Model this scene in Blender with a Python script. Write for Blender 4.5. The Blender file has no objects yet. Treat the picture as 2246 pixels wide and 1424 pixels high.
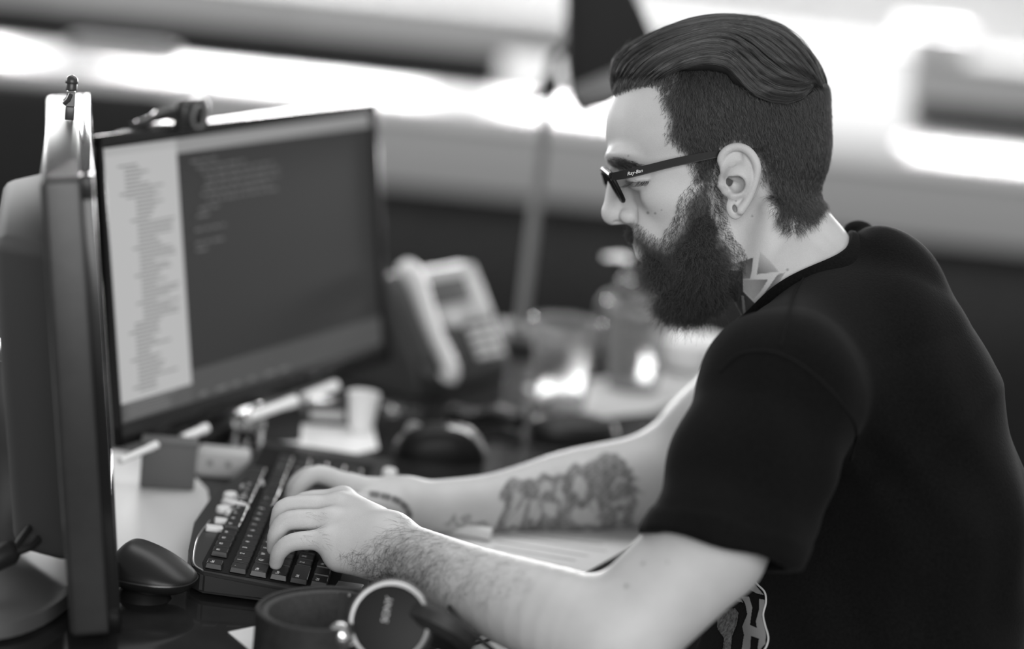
import bpy, bmesh, math, random
import numpy as np
from mathutils import Matrix, Vector, Euler

random.seed(7)
rng = np.random.default_rng(11)
SC = bpy.context.scene
COL = SC.collection

# ---------------------------------------------------------------- camera
FPX = 85.0 / 36.0 * 2246.0            # focal length in pixels of the 2246 x 1424 frame
CX, CY = 1123.0, 712.0
PITCH, ROLL, CAMH = math.radians(12), math.radians(6), 1.485
FW = np.array([0, math.cos(PITCH), -math.sin(PITCH)])
R0 = np.array([1.0, 0, 0])
U0 = np.array([0, math.sin(PITCH), math.cos(PITCH)])
RT = math.cos(ROLL) * R0 + math.sin(ROLL) * U0
UP = -math.sin(ROLL) * R0 + math.cos(ROLL) * U0
CAM = np.array([0, 0, CAMH])
cd = bpy.data.cameras.new('camera')
cam = bpy.data.objects.new('camera', cd)
COL.objects.link(cam)
cam.matrix_world = Matrix(((RT[0], UP[0], -FW[0], 0), (RT[1], UP[1], -FW[1], 0), (RT[2], UP[2], -FW[2], CAMH), (0, 0, 0, 1)))
cd.sensor_width = 36; cd.lens = 85
cd.dof.use_dof = True; cd.dof.focus_distance = 2.27; cd.dof.aperture_fstop = 1.5
cd.clip_start = 0.05
SC.camera = cam

# ---------------------------------------------------------------- light, exposure
SC.view_settings.view_transform = 'Standard'
SC.view_settings.look = 'None'
SC.view_settings.gamma = 1.0
SC.view_settings.exposure = 0.0
SC.view_settings.use_curve_mapping = False
SC.cycles.use_denoising = True
SC.cycles.max_bounces = 8
w = bpy.data.worlds.new('overcast'); SC.world = w; w.use_nodes = True
w.node_tree.nodes['Background'].inputs[0].default_value = (1, 1, 1, 1)
w.node_tree.nodes['Background'].inputs[1].default_value = 0.38

def area(name, loc, target, sx, sy, watts):
    l = bpy.data.lights.new(name, 'AREA'); l.shape = 'RECTANGLE'; l.size = sx; l.size_y = sy; l.energy = watts
    o = bpy.data.objects.new(name, l); COL.objects.link(o); o.location = loc
    d = Vector(target) - Vector(loc)
    o.rotation_euler = d.to_track_quat('-Z', 'Y').to_euler()
    return o
for k_, (xa, xb) in enumerate(((-3.9, -2.3), (-2.05, -.45), (-.2, 1.4), (1.65, 3.25), (3.5, 5.1))):
    area('daylight_window_%d' % (k_ + 1), ((xa + xb) / 2, 10.45, 1.46), ((xa + xb) / 2, 2.4, 1.2), xb - xa - .1, .86, 200)
area('left_fill_light', (-4.6, 4.6, 2.0), (0, 2.5, 1.0), 3.5, 1.6, 110)  # added side fill in front of the left wall, which has no window
area('front_fill_light', (0.9, -2.6, 2.3), (0.1, 2.4, 0.95), 4.5, 2.2, 208)  # added soft fill behind the camera, no window is built there
area('ceiling_light', (.3, 3.2, 2.85), (.3, 3.2, 0), 3.0, 1.2, 40)

# ---------------------------------------------------------------- where things stand
def W(px, py, z):                      # the point seen at a pixel, z metres in front of the lens
    return CAM + FW * z + RT * (px - CX) * z / FPX - UP * (py - CY) * z / FPX
DESK = 0.74
def onz(px, py, h=DESK):               # the point seen at a pixel on a level plane
    d = FW + RT * (px - CX) / FPX - UP * (py - CY) / FPX
    return CAM + d * (h - CAMH) / d[2]
Z0 = 2.35                              # the man's frame: x right, y up, t towards the viewer, from the plane of his nose
def L(px, py, z=Z0):
    return np.array([(px - CX) * z / FPX, -(py - CY) * z / FPX, Z0 - z])
def L2W(v):
    v = np.asarray(v, dtype=np.float64)
    return CAM + (Z0 - v[:, 2:3]) * FW + v[:, 0:1] * RT + v[:, 1:2] * UP
def L2px(v):
    z = Z0 - v[:, 2]
    return CX + FPX * v[:, 0] / z, CY - FPX * v[:, 1] / z

# ---------------------------------------------------------------- materials
MATS = {}
def mat(name, g, rough=0.5, metal=0.0, spec=0.5, var=0.0, scale=60.0, bump=0.0, coat=0.0, emit=None, trans=0.0, ior=1.45, sheen=0.0, alpha=1.0):
    if name in MATS: return MATS[name]
    m = bpy.data.materials.new(name); m.use_nodes = True
    nt = m.node_tree; b = nt.nodes['Principled BSDF']
    b.inputs['Base Color'].default_value = (g, g, g, 1)
    b.inputs['Roughness'].default_value = rough; b.inputs['Metallic'].default_value = metal
    b.inputs['Specular IOR Level'].default_value = spec; b.inputs['IOR'].default_value = ior
    b.inputs['Coat Weight'].default_value = coat; b.inputs['Coat Roughness'].default_value = 0.08
    b.inputs['Transmission Weight'].default_value = trans
    b.inputs['Sheen Weight'].default_value = sheen
    b.inputs['Alpha'].default_value = alpha
    if emit is not None:
        b.inputs['Emission Color'].default_value = (1, 1, 1, 1); b.inputs['Emission Strength'].default_value = emit
    if var or bump:
        tc = nt.nodes.new('ShaderNodeTexCoord'); n = nt.nodes.new('ShaderNodeTexNoise')
        n.inputs['Scale'].default_value = scale; n.inputs['Detail'].default_value = 5
        nt.links.new(tc.outputs['Object'], n.inputs['Vector'])
        if var:
            r = nt.nodes.new('ShaderNodeValToRGB')
            lo, hi = g * (1 - var), min(1, g * (1 + var))
            r.color_ramp.elements[0].color = (lo, lo, lo, 1); r.color_ramp.elements[1].color = (hi, hi, hi, 1)
            r.color_ramp.elements[0].position = 0.3; r.color_ramp.elements[1].position = 0.7
            nt.links.new(n.outputs['Fac'], r.inputs['Fac']); nt.links.new(r.outputs['Color'], b.inputs['Base Color'])
        if bump:
            bp = nt.nodes.new('ShaderNodeBump'); bp.inputs['Strength'].default_value = bump; bp.inputs['Distance'].default_value = 0.001
            nt.links.new(n.outputs['Fac'], bp.inputs['Height']); nt.links.new(bp.outputs['Normal'], b.inputs['Normal'])
    MATS[name] = m
    return m

# ---------------------------------------------------------------- mesh helpers: every shape is (verts, faces)
def join(*ms):
    V, F, k = [], [], 0
    for v, f in ms:
        V.extend([tuple(x) for x in v]); F.extend([tuple(i + k for i in q) for q in f]); k += len(v)
    return V, F
def bm_out(bm):
    bm.verts.ensure_lookup_table(); bm.verts.index_update()
    v = [tuple(x.co) for x in bm.verts]; f = [tuple(x.index for x in q.verts) for q in bm.faces]
    bm.free(); return v, f
def box(c, s, bev=0.0, seg=2):
    bm = bmesh.new(); bmesh.ops.create_cube(bm, size=1.0)
    for v in bm.verts: v.co = Vector((v.co.x * s[0] + c[0], v.co.y * s[1] + c[1], v.co.z * s[2] + c[2]))
    if bev: bmesh.ops.bevel(bm, geom=bm.edges[:], offset=bev, segments=seg, profile=0.5, affect='EDGES')
    return bm_out(bm)
def prism(poly, z0, z1, bev=0.0, seg=2, top=1.0):
    bm = bmesh.new()
    cx = sum(p[0] for p in poly) / len(poly); cy = sum(p[1] for p in poly) / len(poly)
    a = [bm.verts.new((p[0], p[1], z0)) for p in poly]
    b = [bm.verts.new((cx + (p[0] - cx) * top, cy + (p[1] - cy) * top, z1)) for p in poly]
    n = len(poly)
    bm.faces.new(a[::-1]); tf = bm.faces.new(b)
    for i in range(n): bm.faces.new((a[i], a[(i + 1) % n], b[(i + 1) % n], b[i]))
    bmesh.ops.recalc_face_normals(bm, faces=bm.faces[:])
    if bev: bmesh.ops.bevel(bm, geom=[e for e in bm.edges], offset=bev, segments=seg, profile=0.5, affect='EDGES')
    return bm_out(bm)
def lathe(prof, n=28, closed=False):
    V, F = [], []
    for r, z in prof:
        for i in range(n):
            a = 2 * math.pi * i / n; V.append((r * math.cos(a), r * math.sin(a), z))
    m = len(prof)
    for j in range(m - 1):
        for i in range(n):
            F.append((j * n + i, j * n + (i + 1) % n, (j + 1) * n + (i + 1) % n, (j + 1) * n + i))
    if closed:
        for i in range(n): F.append(((m - 1) * n + i, (m - 1) * n + (i + 1) % n, (i + 1) % n, i))
    else:
        if prof[0][0] > 1e-6: F.append(tuple(range(n))[::-1])
        if prof[-1][0] > 1e-6: F.append(tuple((m - 1) * n + i for i in range(n)))
    return V, F
def tube(path, r, n=10, caps=True):
    P = [Vector(p) for p in path]; V, F = [], []
    rad = r if hasattr(r, '__len__') else [r] * len(P)
    up = None
    for i, p in enumerate(P):
        d = (P[min(i + 1, len(P) - 1)] - P[max(i - 1, 0)]).normalized()
        if up is None: up = d.orthogonal().normalized()
        up = (up - d * up.dot(d)).normalized(); s = d.cross(up)
        for k in range(n):
            a = 2 * math.pi * k / n; V.append(tuple(p + (up * math.cos(a) + s * math.sin(a)) * rad[i]))
    for i in range(len(P) - 1):
        for k in range(n): F.append((i * n + k, i * n + (k + 1) % n, (i + 1) * n + (k + 1) % n, (i + 1) * n + k))
    if caps:
        F.append(tuple(range(n))[::-1]); F.append(tuple((len(P) - 1) * n + k for k in range(n)))
    return V, F
def spline(pts, n=8):                  # Catmull-Rom through points
    P = [np.array(p, dtype=float) for p in pts]; P = [2 * P[0] - P[1]] + P + [2 * P[-1] - P[-2]]
    out = []
    for i in range(1, len(P) - 2):
        for k in range(n):
            t = k / n; a, b, c, d = P[i - 1], P[i], P[i + 1], P[i + 2]
            out.append(0.5 * (2 * b + (c - a) * t + (2 * a - 5 * b + 4 * c - d) * t * t + (3 * b - a - 3 * c + d) * t ** 3))
    out.append(P[-2]); return out
def xf(m, mt):
    return [tuple(mt @ Vector(v)) for v in m[0]], m[1]
def TR(loc=(0, 0, 0), rot=(0, 0, 0), sc=(1, 1, 1)):
    return Matrix.Translation(loc) @ Euler(rot).to_matrix().to_4x4() @ Matrix.Diagonal((*sc, 1))

def mesh(name, m, smooth=False, sharp=None):
    me = bpy.data.meshes.new(name)
    me.from_pydata([tuple(map(float, v)) for v in m[0]], [], [tuple(map(int, f)) for f in m[1]]); me.update()
    if smooth:
        me.shade_smooth()
        if sharp is not None: me.set_sharp_from_angle(angle=math.radians(sharp))
    return me
def obj(name, m, material, parent=None, smooth=True, sharp=35, loc=None):
    me = m if isinstance(m, bpy.types.Mesh) else mesh(name, m, smooth, sharp)
    if material is not None and len(me.materials) == 0: me.materials.append(material)
    o = bpy.data.objects.new(name, me); COL.objects.link(o)
    if parent is not None: o.parent = parent
    if loc is not None: o.location = loc
    return o
def tag(o, label=None, cat=None, group=None, kind=None):
    if label: o['label'] = label
    if cat: o['category'] = cat
    if group: o['group'] = group
    if kind: o['kind'] = kind
    return o
def thing(name, label, cat, loc=(0, 0, 0), rot=(0, 0, 0), group=None):
    e = bpy.data.objects.new(name, None); COL.objects.link(e); e.empty_display_size = 0.05
    e.location = loc; e.rotation_euler = rot
    return tag(e, label, cat, group)
def text_mesh(s, size, depth=0.0002, shear=0.0):
    cu = bpy.data.curves.new('lettering', 'FONT'); cu.body = s; cu.size = size; cu.extrude = depth; cu.shear = shear
    cu.align_x = 'CENTER'; cu.align_y = 'CENTER'; cu.resolution_u = 3
    o = bpy.data.objects.new('lettering', cu); COL.objects.link(o)
    dg = bpy.context.evaluated_depsgraph_get(); ev = o.evaluated_get(dg); me = ev.to_mesh()
    out = [tuple(v.co) for v in me.vertices], [tuple(p.vertices) for p in me.polygons]
    ev.to_mesh_clear(); bpy.data.objects.remove(o); bpy.data.curves.remove(cu)
    return out

# ---------------------------------------------------------------- implicit surfaces for the body
def rc(P, a, b, r1, r2):
    ba = (b - a).astype(np.float32); pa = P - a.astype(np.float32)
    h = np.clip(pa @ ba / float(ba @ ba), 0, 1)
    return np.linalg.norm(pa - h[:, None] * ba, axis=1) - (r1 + (r2 - r1) * h)
def el(P, c, r, ang=0.0):
    q = P - np.asarray(c, dtype=np.float32)
    if ang:
        ca, sa = math.cos(ang), math.sin(ang)
        q = np.stack([q[:, 0] * ca + q[:, 1] * sa, -q[:, 0] * sa + q[:, 1] * ca, q[:, 2]], 1)
    r = np.asarray(r, dtype=np.float32)
    k0 = np.linalg.norm(q / r, axis=1); k1 = np.linalg.norm(q / (r * r), axis=1) + 1e-9
    return k0 * (k0 - 1) / k1
def smin(a, b, k):
    h = np.clip(0.5 + 0.5 * (b - a) / k, 0, 1)
    return b + (a - b) * h - k * h * (1 - h)
def smax(a, b, k): return -smin(-a, -b, k)
def chain(P, pts, rad, d=None, k=0.01):
    for i in range(len(pts) - 1):
        c = rc(P, pts[i], pts[i + 1], rad[i], rad[i + 1])
        d = c if d is None else smin(d, c, k)
    return d
def polygonize(f, lo, hi, h):
    """surface nets over a sparse fine grid"""
    lo = np.asarray(lo, float); hi = np.asarray(hi, float); B = 4
    nb = np.ceil((hi - lo) / (h * B)).astype(int) + 1
    ax = [lo[i] + (np.arange(nb[i]) + 0.5) * h * B for i in range(3)]
    g = np.stack(np.meshgrid(*ax, indexing='ij'), -1).reshape(-1, 3).astype(np.float32)
    c = np.concatenate([f(g[i:i + 400000]) for i in range(0, len(g), 400000)]).reshape(nb)
    act = np.abs(c) < h * B * 1.5
    n = nb * B
    A = np.repeat(np.repeat(np.repeat(np.where(c < 0, -1.0, 1.0).astype(np.float32), B, 0), B, 1), B, 2)
    M = np.repeat(np.repeat(np.repeat(act, B, 0), B, 1), B, 2)
    idx = np.argwhere(M)
    pts = (lo + (idx + 0.5) * h).astype(np.float32)
    A[M] = np.concatenate([f(pts[i:i + 400000]) for i in range(0, len(pts), 400000)])
    s = A < 0
    corners = [(i, j, k) for i in (0, 1) for j in (0, 1) for k in (0, 1)]
    sl = lambda a, o: a[o[0]:n[0] - 1 + o[0], o[1]:n[1] - 1 + o[1], o[2]:n[2] - 1 + o[2]]
    cnt = sum(sl(s, o).astype(np.int8) for o in corners)
    cells = np.argwhere((cnt > 0) & (cnt < 8))
    vid = -np.ones(n - 1, dtype=np.int64); vid[tuple(cells.T)] = np.arange(len(cells))
    acc = np.zeros((len(cells), 3)); num = np.zeros(len(cells))
    vals = {o: A[cells[:, 0] + o[0], cells[:, 1] + o[1], cells[:, 2] + o[2]] for o in corners}
    for o in corners:
        for axn in range(3):
            if o[axn] == 0:
                q = list(o); q[axn] = 1; q = tuple(q)
                a, b = vals[o], vals[q]; x = (a < 0) != (b < 0)
                t = np.where(x, a / np.where(x, a - b, 1), 0)
                p = np.tile(np.array(o, float), (len(cells), 1)); p[:, axn] += t
                acc[x] += p[x]; num[x] += 1
    V = lo + (cells + acc / num[:, None] + 0.5) * h
    F = []
    for axn in range(3):
        u, v = [(1, 2), (2, 0), (0, 1)][axn]
        a = s; sh = [slice(None)] * 3; sh2 = [slice(None)] * 3
        sh[axn] = slice(0, -1); sh2[axn] = slice(1, None)
        e = np.argwhere(a[tuple(sh)] != a[tuple(sh2)])
        e = e[(e[:, u] > 0) & (e[:, v] > 0) & (e[:, u] < n[u] - 1) & (e[:, v] < n[v] - 1)]
        q = []
        for du, dv in ((1, 1), (0, 1), (0, 0), (1, 0)):
            w_ = e.copy(); w_[:, u] -= du; w_[:, v] -= dv; q.append(vid[tuple(w_.T)])
        q = np.stack(q, 1); flip = ~a[tuple(e.T)]
        q[flip] = q[flip][:, ::-1]; F.append(q)
    F = np.concatenate(F); F = F[(F >= 0).all(1)]
    return V, F
def np_mesh(name, V, F, smooth=True):
    me = bpy.data.meshes.new(name)
    me.vertices.add(len(V)); me.vertices.foreach_set('co', np.asarray(V, np.float32).ravel())
    me.loops.add(F.size); me.loops.foreach_set('vertex_index', F.astype(np.int32).ravel())
    me.polygons.add(len(F)); me.polygons.foreach_set('loop_start', np.arange(0, F.size, F.shape[1], dtype=np.int32))
    me.update(calc_edges=True); me.validate()
    if smooth: me.shade_smooth()
    return me
def inpoly(x, y, poly):
    r = np.zeros(len(x), bool); n = len(poly)
    for i in range(n):
        x1, y1 = poly[i]; x2, y2 = poly[(i + 1) % n]
        if y1 == y2: continue
        r ^= ((y1 > y) != (y2 > y)) & (x < (x2 - x1) * (y - y1) / (y2 - y1) + x1)
    return r
def polydist(x, y, poly):              # signed: negative inside
    d = np.full(len(x), 1e9); n = len(poly)
    for i in range(n):
        a = np.array(poly[i], float); b = np.array(poly[(i + 1) % n], float); ba = b - a
        h = np.clip(((x - a[0]) * ba[0] + (y - a[1]) * ba[1]) / (ba @ ba + 1e-9), 0, 1)
        d = np.minimum(d, np.hypot(x - a[0] - h * ba[0], y - a[1] - h * ba[1]))
    return np.where(inpoly(x, y, poly), -d, d)
def linedist(x, y, pts):
    d = np.full(len(x), 1e9)
    for i in range(len(pts) - 1):
        a = np.array(pts[i], float); b = np.array(pts[i + 1], float); ba = b - a
        h = np.clip(((x - a[0]) * ba[0] + (y - a[1]) * ba[1]) / (ba @ ba + 1e-9), 0, 1)
        d = np.minimum(d, np.hypot(x - a[0] - h * ba[0], y - a[1] - h * ba[1]))
    return d
def hair(name, strands, rad, material, parent):
    """strands: (n, k, 3) world points -> one hair curves object"""
    n, k, _ = strands.shape
    hc = bpy.data.hair_curves.new(name); hc.add_curves([k] * n)
    hc.attributes['position'].data.foreach_set('vector', strands.astype(np.float32).ravel())
    ra = hc.attributes.get('radius') or hc.attributes.new('radius', 'FLOAT', 'POINT')
    if np.ndim(rad) == 0: rad = np.full((n,), rad)
    rr = np.asarray(rad)[:, None] * np.linspace(1, 0.35, k)[None, :]
    ra.data.foreach_set('value', rr.astype(np.float32).ravel())
    hc.materials.append(material)
    o = bpy.data.objects.new(name, hc); COL.objects.link(o); o.parent = parent
    return o
# ================================================================ the room
def struct(name, m, material, label=None, **k):
    o = obj(name, m, material, smooth=False); o['kind'] = 'structure'
    if label: o['label'] = label
    return o
struct('floor', box((0, 4.0, -.02), (11, 15, .04)), mat('dark carpet', .010, .95, spec=.0, var=.4, scale=14, bump=.6), 'dark grey carpet floor')
WALL = mat('pale wall paint', .6, .8, var=.04, scale=3)
wx = [(-5.5, -3.9), (-2.3, -2.05), (-.45, -.2), (1.4, 1.65), (3.25, 3.5), (5.1, 5.5)]
wm = [box((0, 10.6, .49), (11, .16, .98)), box((0, 10.6, 2.42), (11, .16, .96))]
for a, b_ in wx: wm.append(box(((a + b_) / 2, 10.6, 1.46), (b_ - a, .16, .98)))
struct('wall_back', join(*wm), WALL, 'pale wall with a row of windows')
struct('wall_left', box((-5.58, 4.0, 1.45), (.16, 15, 2.9)), WALL, 'pale side wall')
FRM = mat('window frame white', .7, .4)
for i, (a, b_) in enumerate(zip([w_[1] for w_ in wx[:-1]], [w_[0] for w_ in wx[1:]])):
    t_ = struct('window_%d' % (i + 1), join(box(((a + b_) / 2, 10.57, 1.0), (b_ - a, .10, .06)), box(((a + b_) / 2, 10.57, 1.91), (b_ - a, .10, .06)), box((a + .03, 10.57, 1.46), (.06, .10, .94)), box((b_ - .03, 10.57, 1.46), (.06, .10, .94))), FRM, 'white framed office window')
    obj('pane', box(((a + b_) / 2, 10.58, 1.46), (b_ - a - .1, .008, .86)), mat('window glass', .9, .02, trans=1.0, ior=1.02), t_, smooth=False)
# ================================================================ the man
S_ = Z0 / FPX                          # metres per pixel in the plane of his nose
def Q(px, py, t=0.0): return L(px, py, Z0 - t * S_).astype(np.float32)      # t: pixels towards the viewer
def E(P, px, py, rx, ry, rt, t=0.0, ang=0.0):
    return el(P, Q(px, py, t), (rx * S_, ry * S_, rt * S_), math.radians(ang))
def C2(P, pts, rad, k=4, d=None):      # chain given in pixels
    return chain(P, [Q(*p) for p in pts], [r * S_ for r in rad], d, k * S_)

def sweep(P, pts, rad, n=5):
    sp = spline([np.append(p, r) for p, r in zip(pts, rad)], n); d = None
    for a, c in zip(sp[:-1], sp[1:]):
        e = rc(P, a[:3], c[:3], a[3], c[3]); d = e if d is None else np.minimum(d, e)
    return d
def neck_f(P):
    return smin(rc(P * np.array([1, 1, 1.08], np.float32), Q(1672, 470), Q(1742, 600), 122 * S_, 140 * S_),
                rc(P * np.array([1, 1, 1.0], np.float32), Q(1742, 600), Q(1800, 690), 140 * S_, 165 * S_), 20 * S_)
def skull_f(P):
    A = P.copy(); A[:, 2] = np.abs(A[:, 2])
    d = E(P, 1580, 246, 237, 181, 168, 0, 8)
    d = smin(d, E(P, 1712, 330, 104, 112, 122), 40 * S_)                    # back of the skull
    d = smin(d, E(P, 1455, 292, 122, 122, 128), 40 * S_)                    # forehead
    d = smin(d, E(A, 1378, 340, 48, 20, 62, 38), 22 * S_)                   # brow ridge
    d = smin(d, E(P, 1500, 440, 118, 135, 128), 45 * S_)                    # mid face
    d = smin(d, E(A, 1478, 425, 72, 42, 30, 98), 30 * S_)                   # cheekbone
    d = smin(d, E(P, 1530, 555, 105, 95, 112), 45 * S_)                     # jaw
    d = smin(d, E(P, 1468, 618, 42, 38, 55), 40 * S_)                       # chin
    d = smin(d, E(P, 1432, 520, 46, 58, 78), 26 * S_)                       # upper jaw
    d = smin(d, E(P, 1416, 560, 18, 13, 42), 12 * S_)                       # lips
    d = smax(d, -E(A, 1357, 398, 34, 28, 40, 78), 20 * S_)                  # eye socket
    d = smin(d, E(A, 1402, 394, 30, 25, 34, 80), 8 * S_)                    # closed eyelid over the eyeball
    d = smax(d, -rc(A, Q(1376, 399, 108), Q(1424, 397, 112), 1.6 * S_, 1.6 * S_), 3 * S_)   # lid line
    n = rc(A, Q(1353, 372), Q(1345, 462), 15 * S_, 23 * S_)                 # nose bridge and tip
    n = smin(n, rc(A, Q(1345, 470), Q(1376, 474), 24 * S_, 18 * S_), 12 * S_)
    n = smin(n, rc(A, Q(1366, 400, 10), Q(1388, 460, 14), 18 * S_, 20 * S_), 16 * S_)
    d = smin(d, n, 16 * S_)
    d = smin(d, E(A, 1378, 474, 19, 17, 14, 26), 6 * S_)                    # wing of the nose
    d = smax(d, -E(A, 1358, 490, 13, 6, 7, 15, -10), 4 * S_)                # nostril
    d = smax(d, -rc(A, Q(1396, 455, 50), Q(1400, 485, 44), 5 * S_, 5 * S_), 8 * S_)         # crease behind the wing
    return d
HELIX = [(1588, 372, 150), (1581, 352, 158), (1589, 334, 164), (1605, 324, 168), (1624, 323, 174), (1641, 331, 180), (1654, 347, 184), (1661, 368, 184), (1658, 392, 180), (1650, 418, 174), (1638, 442, 168), (1624, 462, 164)]
ANTI = [(1634, 342, 168), (1640, 362, 172), (1641, 386, 174), (1636, 408, 172), (1624, 424, 168), (1608, 430, 164)]
def ear_f(P):
    A = P.copy(); A[:, 2] = np.abs(A[:, 2])
    T = lambda px: 150 + (px - 1580) * 0.22
    d = el(A, Q(1624, 384, 158), (42 * S_, 62 * S_, 11 * S_), math.radians(8))
    d = smin(d, E(A, 1613, 454, 20, 27, 8, 158), 8 * S_)
    d = smin(d, rc(A, Q(1622, 385, 120), Q(1622, 390, 160), 30 * S_, 34 * S_), 10 * S_)
    d = smin(d, sweep(A, [Q(*p) for p in HELIX], [r * S_ for r in (6, 8.5, 9, 9, 9, 9, 9, 8.5, 8, 8, 9, 10)], 3), 4 * S_)
    d = smin(d, sweep(A, [Q(p[0], p[1], p[2] - 12) for p in HELIX[1:]], [8 * S_] * (len(HELIX) - 1), 2), 6 * S_)
    d = smin(d, sweep(A, [Q(*p) for p in ANTI], [r * S_ for r in (5, 8, 9.5, 9.5, 8.5, 7)], 3), 8 * S_)
    d = smax(d, -rc(A, Q(1597, 346, 178), Q(1608, 358, 178), 8 * S_, 5 * S_), 6 * S_)
    d = smin(d, C2(A, [(1586, 372, 156), (1602, 381, 162), (1624, 387, 158)], [7, 6, 4], 4), 5 * S_)    # crus
    d = smin(d, C2(A, [(1583, 388, 150), (1584, 405, 156), (1590, 420, 154)], [7, 10, 8], 4), 6 * S_)   # tragus
    d = smin(d, C2(A, [(1594, 425, 152), (1608, 430, 160)], [6, 8], 4), 6 * S_)
    d = smax(d, -E(A, 1611, 458, 4.6, 8.5, 60, 158, 14), 1.5 * S_)          # stretched hole in the lobe
    return d
def head_f(P):
    A = P.copy(); A[:, 2] = np.abs(A[:, 2])
    d = smin(skull_f(P), neck_f(P), 45 * S_)
    d = smin(d, rc(A, Q(1690, 462, 118), Q(1660, 640, 60), 20 * S_, 18 * S_), 30 * S_)      # neck muscle
    d = smin(d, ear_f(P), 7 * S_)
    d = smax(d, -E(A, 1616, 405, 17, 18, 30, 178, 10), 8 * S_)              # lower hollow of the ear
    d = smax(d, -rc(A, Q(1603, 370, 167), Q(1630, 383, 167), 4 * S_, 7 * S_), 4 * S_)    # upper hollow
    d = smax(d, -rc(A, Q(1630, 383, 167), Q(1630, 398, 168), 6 * S_, 7 * S_), 5 * S_)
    d = smax(d, -E(A, 1599, 398, 8, 10, 46, 152), 5 * S_)
    d = smin(d, C2(A, [(1590, 381, 156), (1606, 388, 156), (1622, 395, 152)], [6, 5.5, 4], 3), 5 * S_)
    return d

UA = [L(1712, 880, 2.155), L(1618, 1100, 2.105), L(1556, 1200, 2.085), L(1352, 1398, 2.085)]
def near_arm_f(P):
    d = chain(P, UA, [.046, .046, .0497, .0465], None, .006)
    d = smin(d, sweep(P, [L(1345, 1402, 2.085), L(1215, 1353, 2.11), L(1050, 1290, 2.17), L(960, 1250, 2.21), L(858, 1199, 2.26)], [.048, .0440, .0362, .0322, .0262], 5), .016)
    k = .010
    # back of the hand: one bone to each knuckle
    wr = L(858, 1197, 2.262)
    MC = [L(752, 1096, 2.335), L(740, 1112, 2.31), L(727, 1142, 2.282), L(722, 1183, 2.262)]
    h = None
    for i, m in enumerate(MC):
        c = rc(P, wr + (m - wr) * .12, m, .021, [.0125, .0125, .0115, .0105][i])
        h = c if h is None else smin(h, c, .016)
    h = smin(h, rc(P, L(825, 1225, 2.255), L(745, 1222, 2.262), .019, .0145), .02)          # heel of the hand
    h = smin(h, rc(P, L(830, 1175, 2.30), L(740, 1150, 2.33), .02, .012), .02)              # ball of the thumb
    d = smin(d, h, .02)
    fing = [([L(752, 1096, 2.335), L(668, 1100, 2.338), L(640, 1130, 2.335), L(628, 1170, 2.335)], [.0108, .0092, .008, .0068]),
            ([L(740, 1112, 2.31), L(634, 1112, 2.312), L(612, 1142, 2.31), L(606, 1180, 2.312)], [.0112, .0098, .0085, .007]),
            ([L(727, 1142, 2.282), L(636, 1142, 2.285), L(607, 1170, 2.286), L(601, 1204, 2.292)], [.0108, .0094, .0082, .0068]),
            ([L(722, 1183, 2.262), L(645, 1189, 2.262), L(614, 1210, 2.265), L(605, 1236, 2.272)], [.0098, .0086, .0078, .0064]),
            ([L(800, 1170, 2.32), L(730, 1180, 2.345), L(690, 1186, 2.345), L(665, 1190, 2.34)], [.014, .0105, .0095, .0075])]
    ff = None
    for pts, r in fing:
        c = sweep(P, pts, r, 4)
        ff = c if ff is None else smin(ff, c, .0022)
    return smin(d, ff, .0075)
def far_arm_f(P):
    d = chain(P, [L(1690, 820, 2.60), L(1560, 960, 2.62), L(1462, 1048, 2.625)], [.06, .052, .05], None, .02)
    d = smin(d, sweep(P, [L(1462, 1050, 2.625), L(1340, 1064, 2.605), L(1250, 1079, 2.595), L(1160, 1094, 2.58), L(1060, 1107, 2.55), L(890, 1114, 2.50)], [.050, .0465, .0445, .0375, .031, .0265], 4), .02)
    wr = L(890, 1112, 2.50)
    MC = [L(772, 1068, 2.475), L(766, 1068, 2.50), L(772, 1072, 2.522), L(785, 1080, 2.542)]
    h = None
    for i, m in enumerate(MC):
        c = rc(P, wr + (m - wr) * .1, m, .02, [.0125, .0125, .0115, .0105][i]); h = c if h is None else smin(h, c, .016)
    d = smin(d, h, .02)
    fing = [([L(772, 1068, 2.475), L(700, 1040, 2.468), L(660, 1064, 2.462), L(645, 1092, 2.46)], [.0112, .0095, .0083, .007]),
            ([L(766, 1068, 2.50), L(690, 1042, 2.497), L(650, 1062, 2.493), L(640, 1088, 2.492)], [.0112, .0098, .0085, .007]),
            ([L(772, 1072, 2.522), L(705, 1050, 2.522), L(668, 1064, 2.52), L(656, 1086, 2.52)], [.0108, .0094, .0082, .0068]),
            ([L(785, 1080, 2.542), L(730, 1060, 2.545), L(698, 1070, 2.545), L(688, 1088, 2.545)], [.0098, .0086, .0078, .0064]),
            ([L(850, 1110, 2.475), L(775, 1105, 2.445), L(730, 1108, 2.44), L(700, 1120, 2.438)], [.016, .0115, .0098, .008])]
    ff = None
    for pts, r in fing:
        c = sweep(P, pts, r, 3); ff = c if ff is None else smin(ff, c, .0022)
    return smin(d, ff, .0085)
def trunk_f(P):
    q = P * np.array([1, 1, .62], np.float32)
    d = chain(q, [Q(1830, 720), Q(1900, 900), Q(1970, 1250), Q(1985, 1560)], [.060, .080, .085, .085], None, .03)
    d = smin(d, neck_f(P), .01)
    for s in (2.19, 2.55): d = smin(d, rc(P, L(1830, 800, 2.37), L(1745, 860, s), .045, .045), .02)
    hip = L2W(np.array([Q(1990, 1600)]))[0]
    return d
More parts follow.
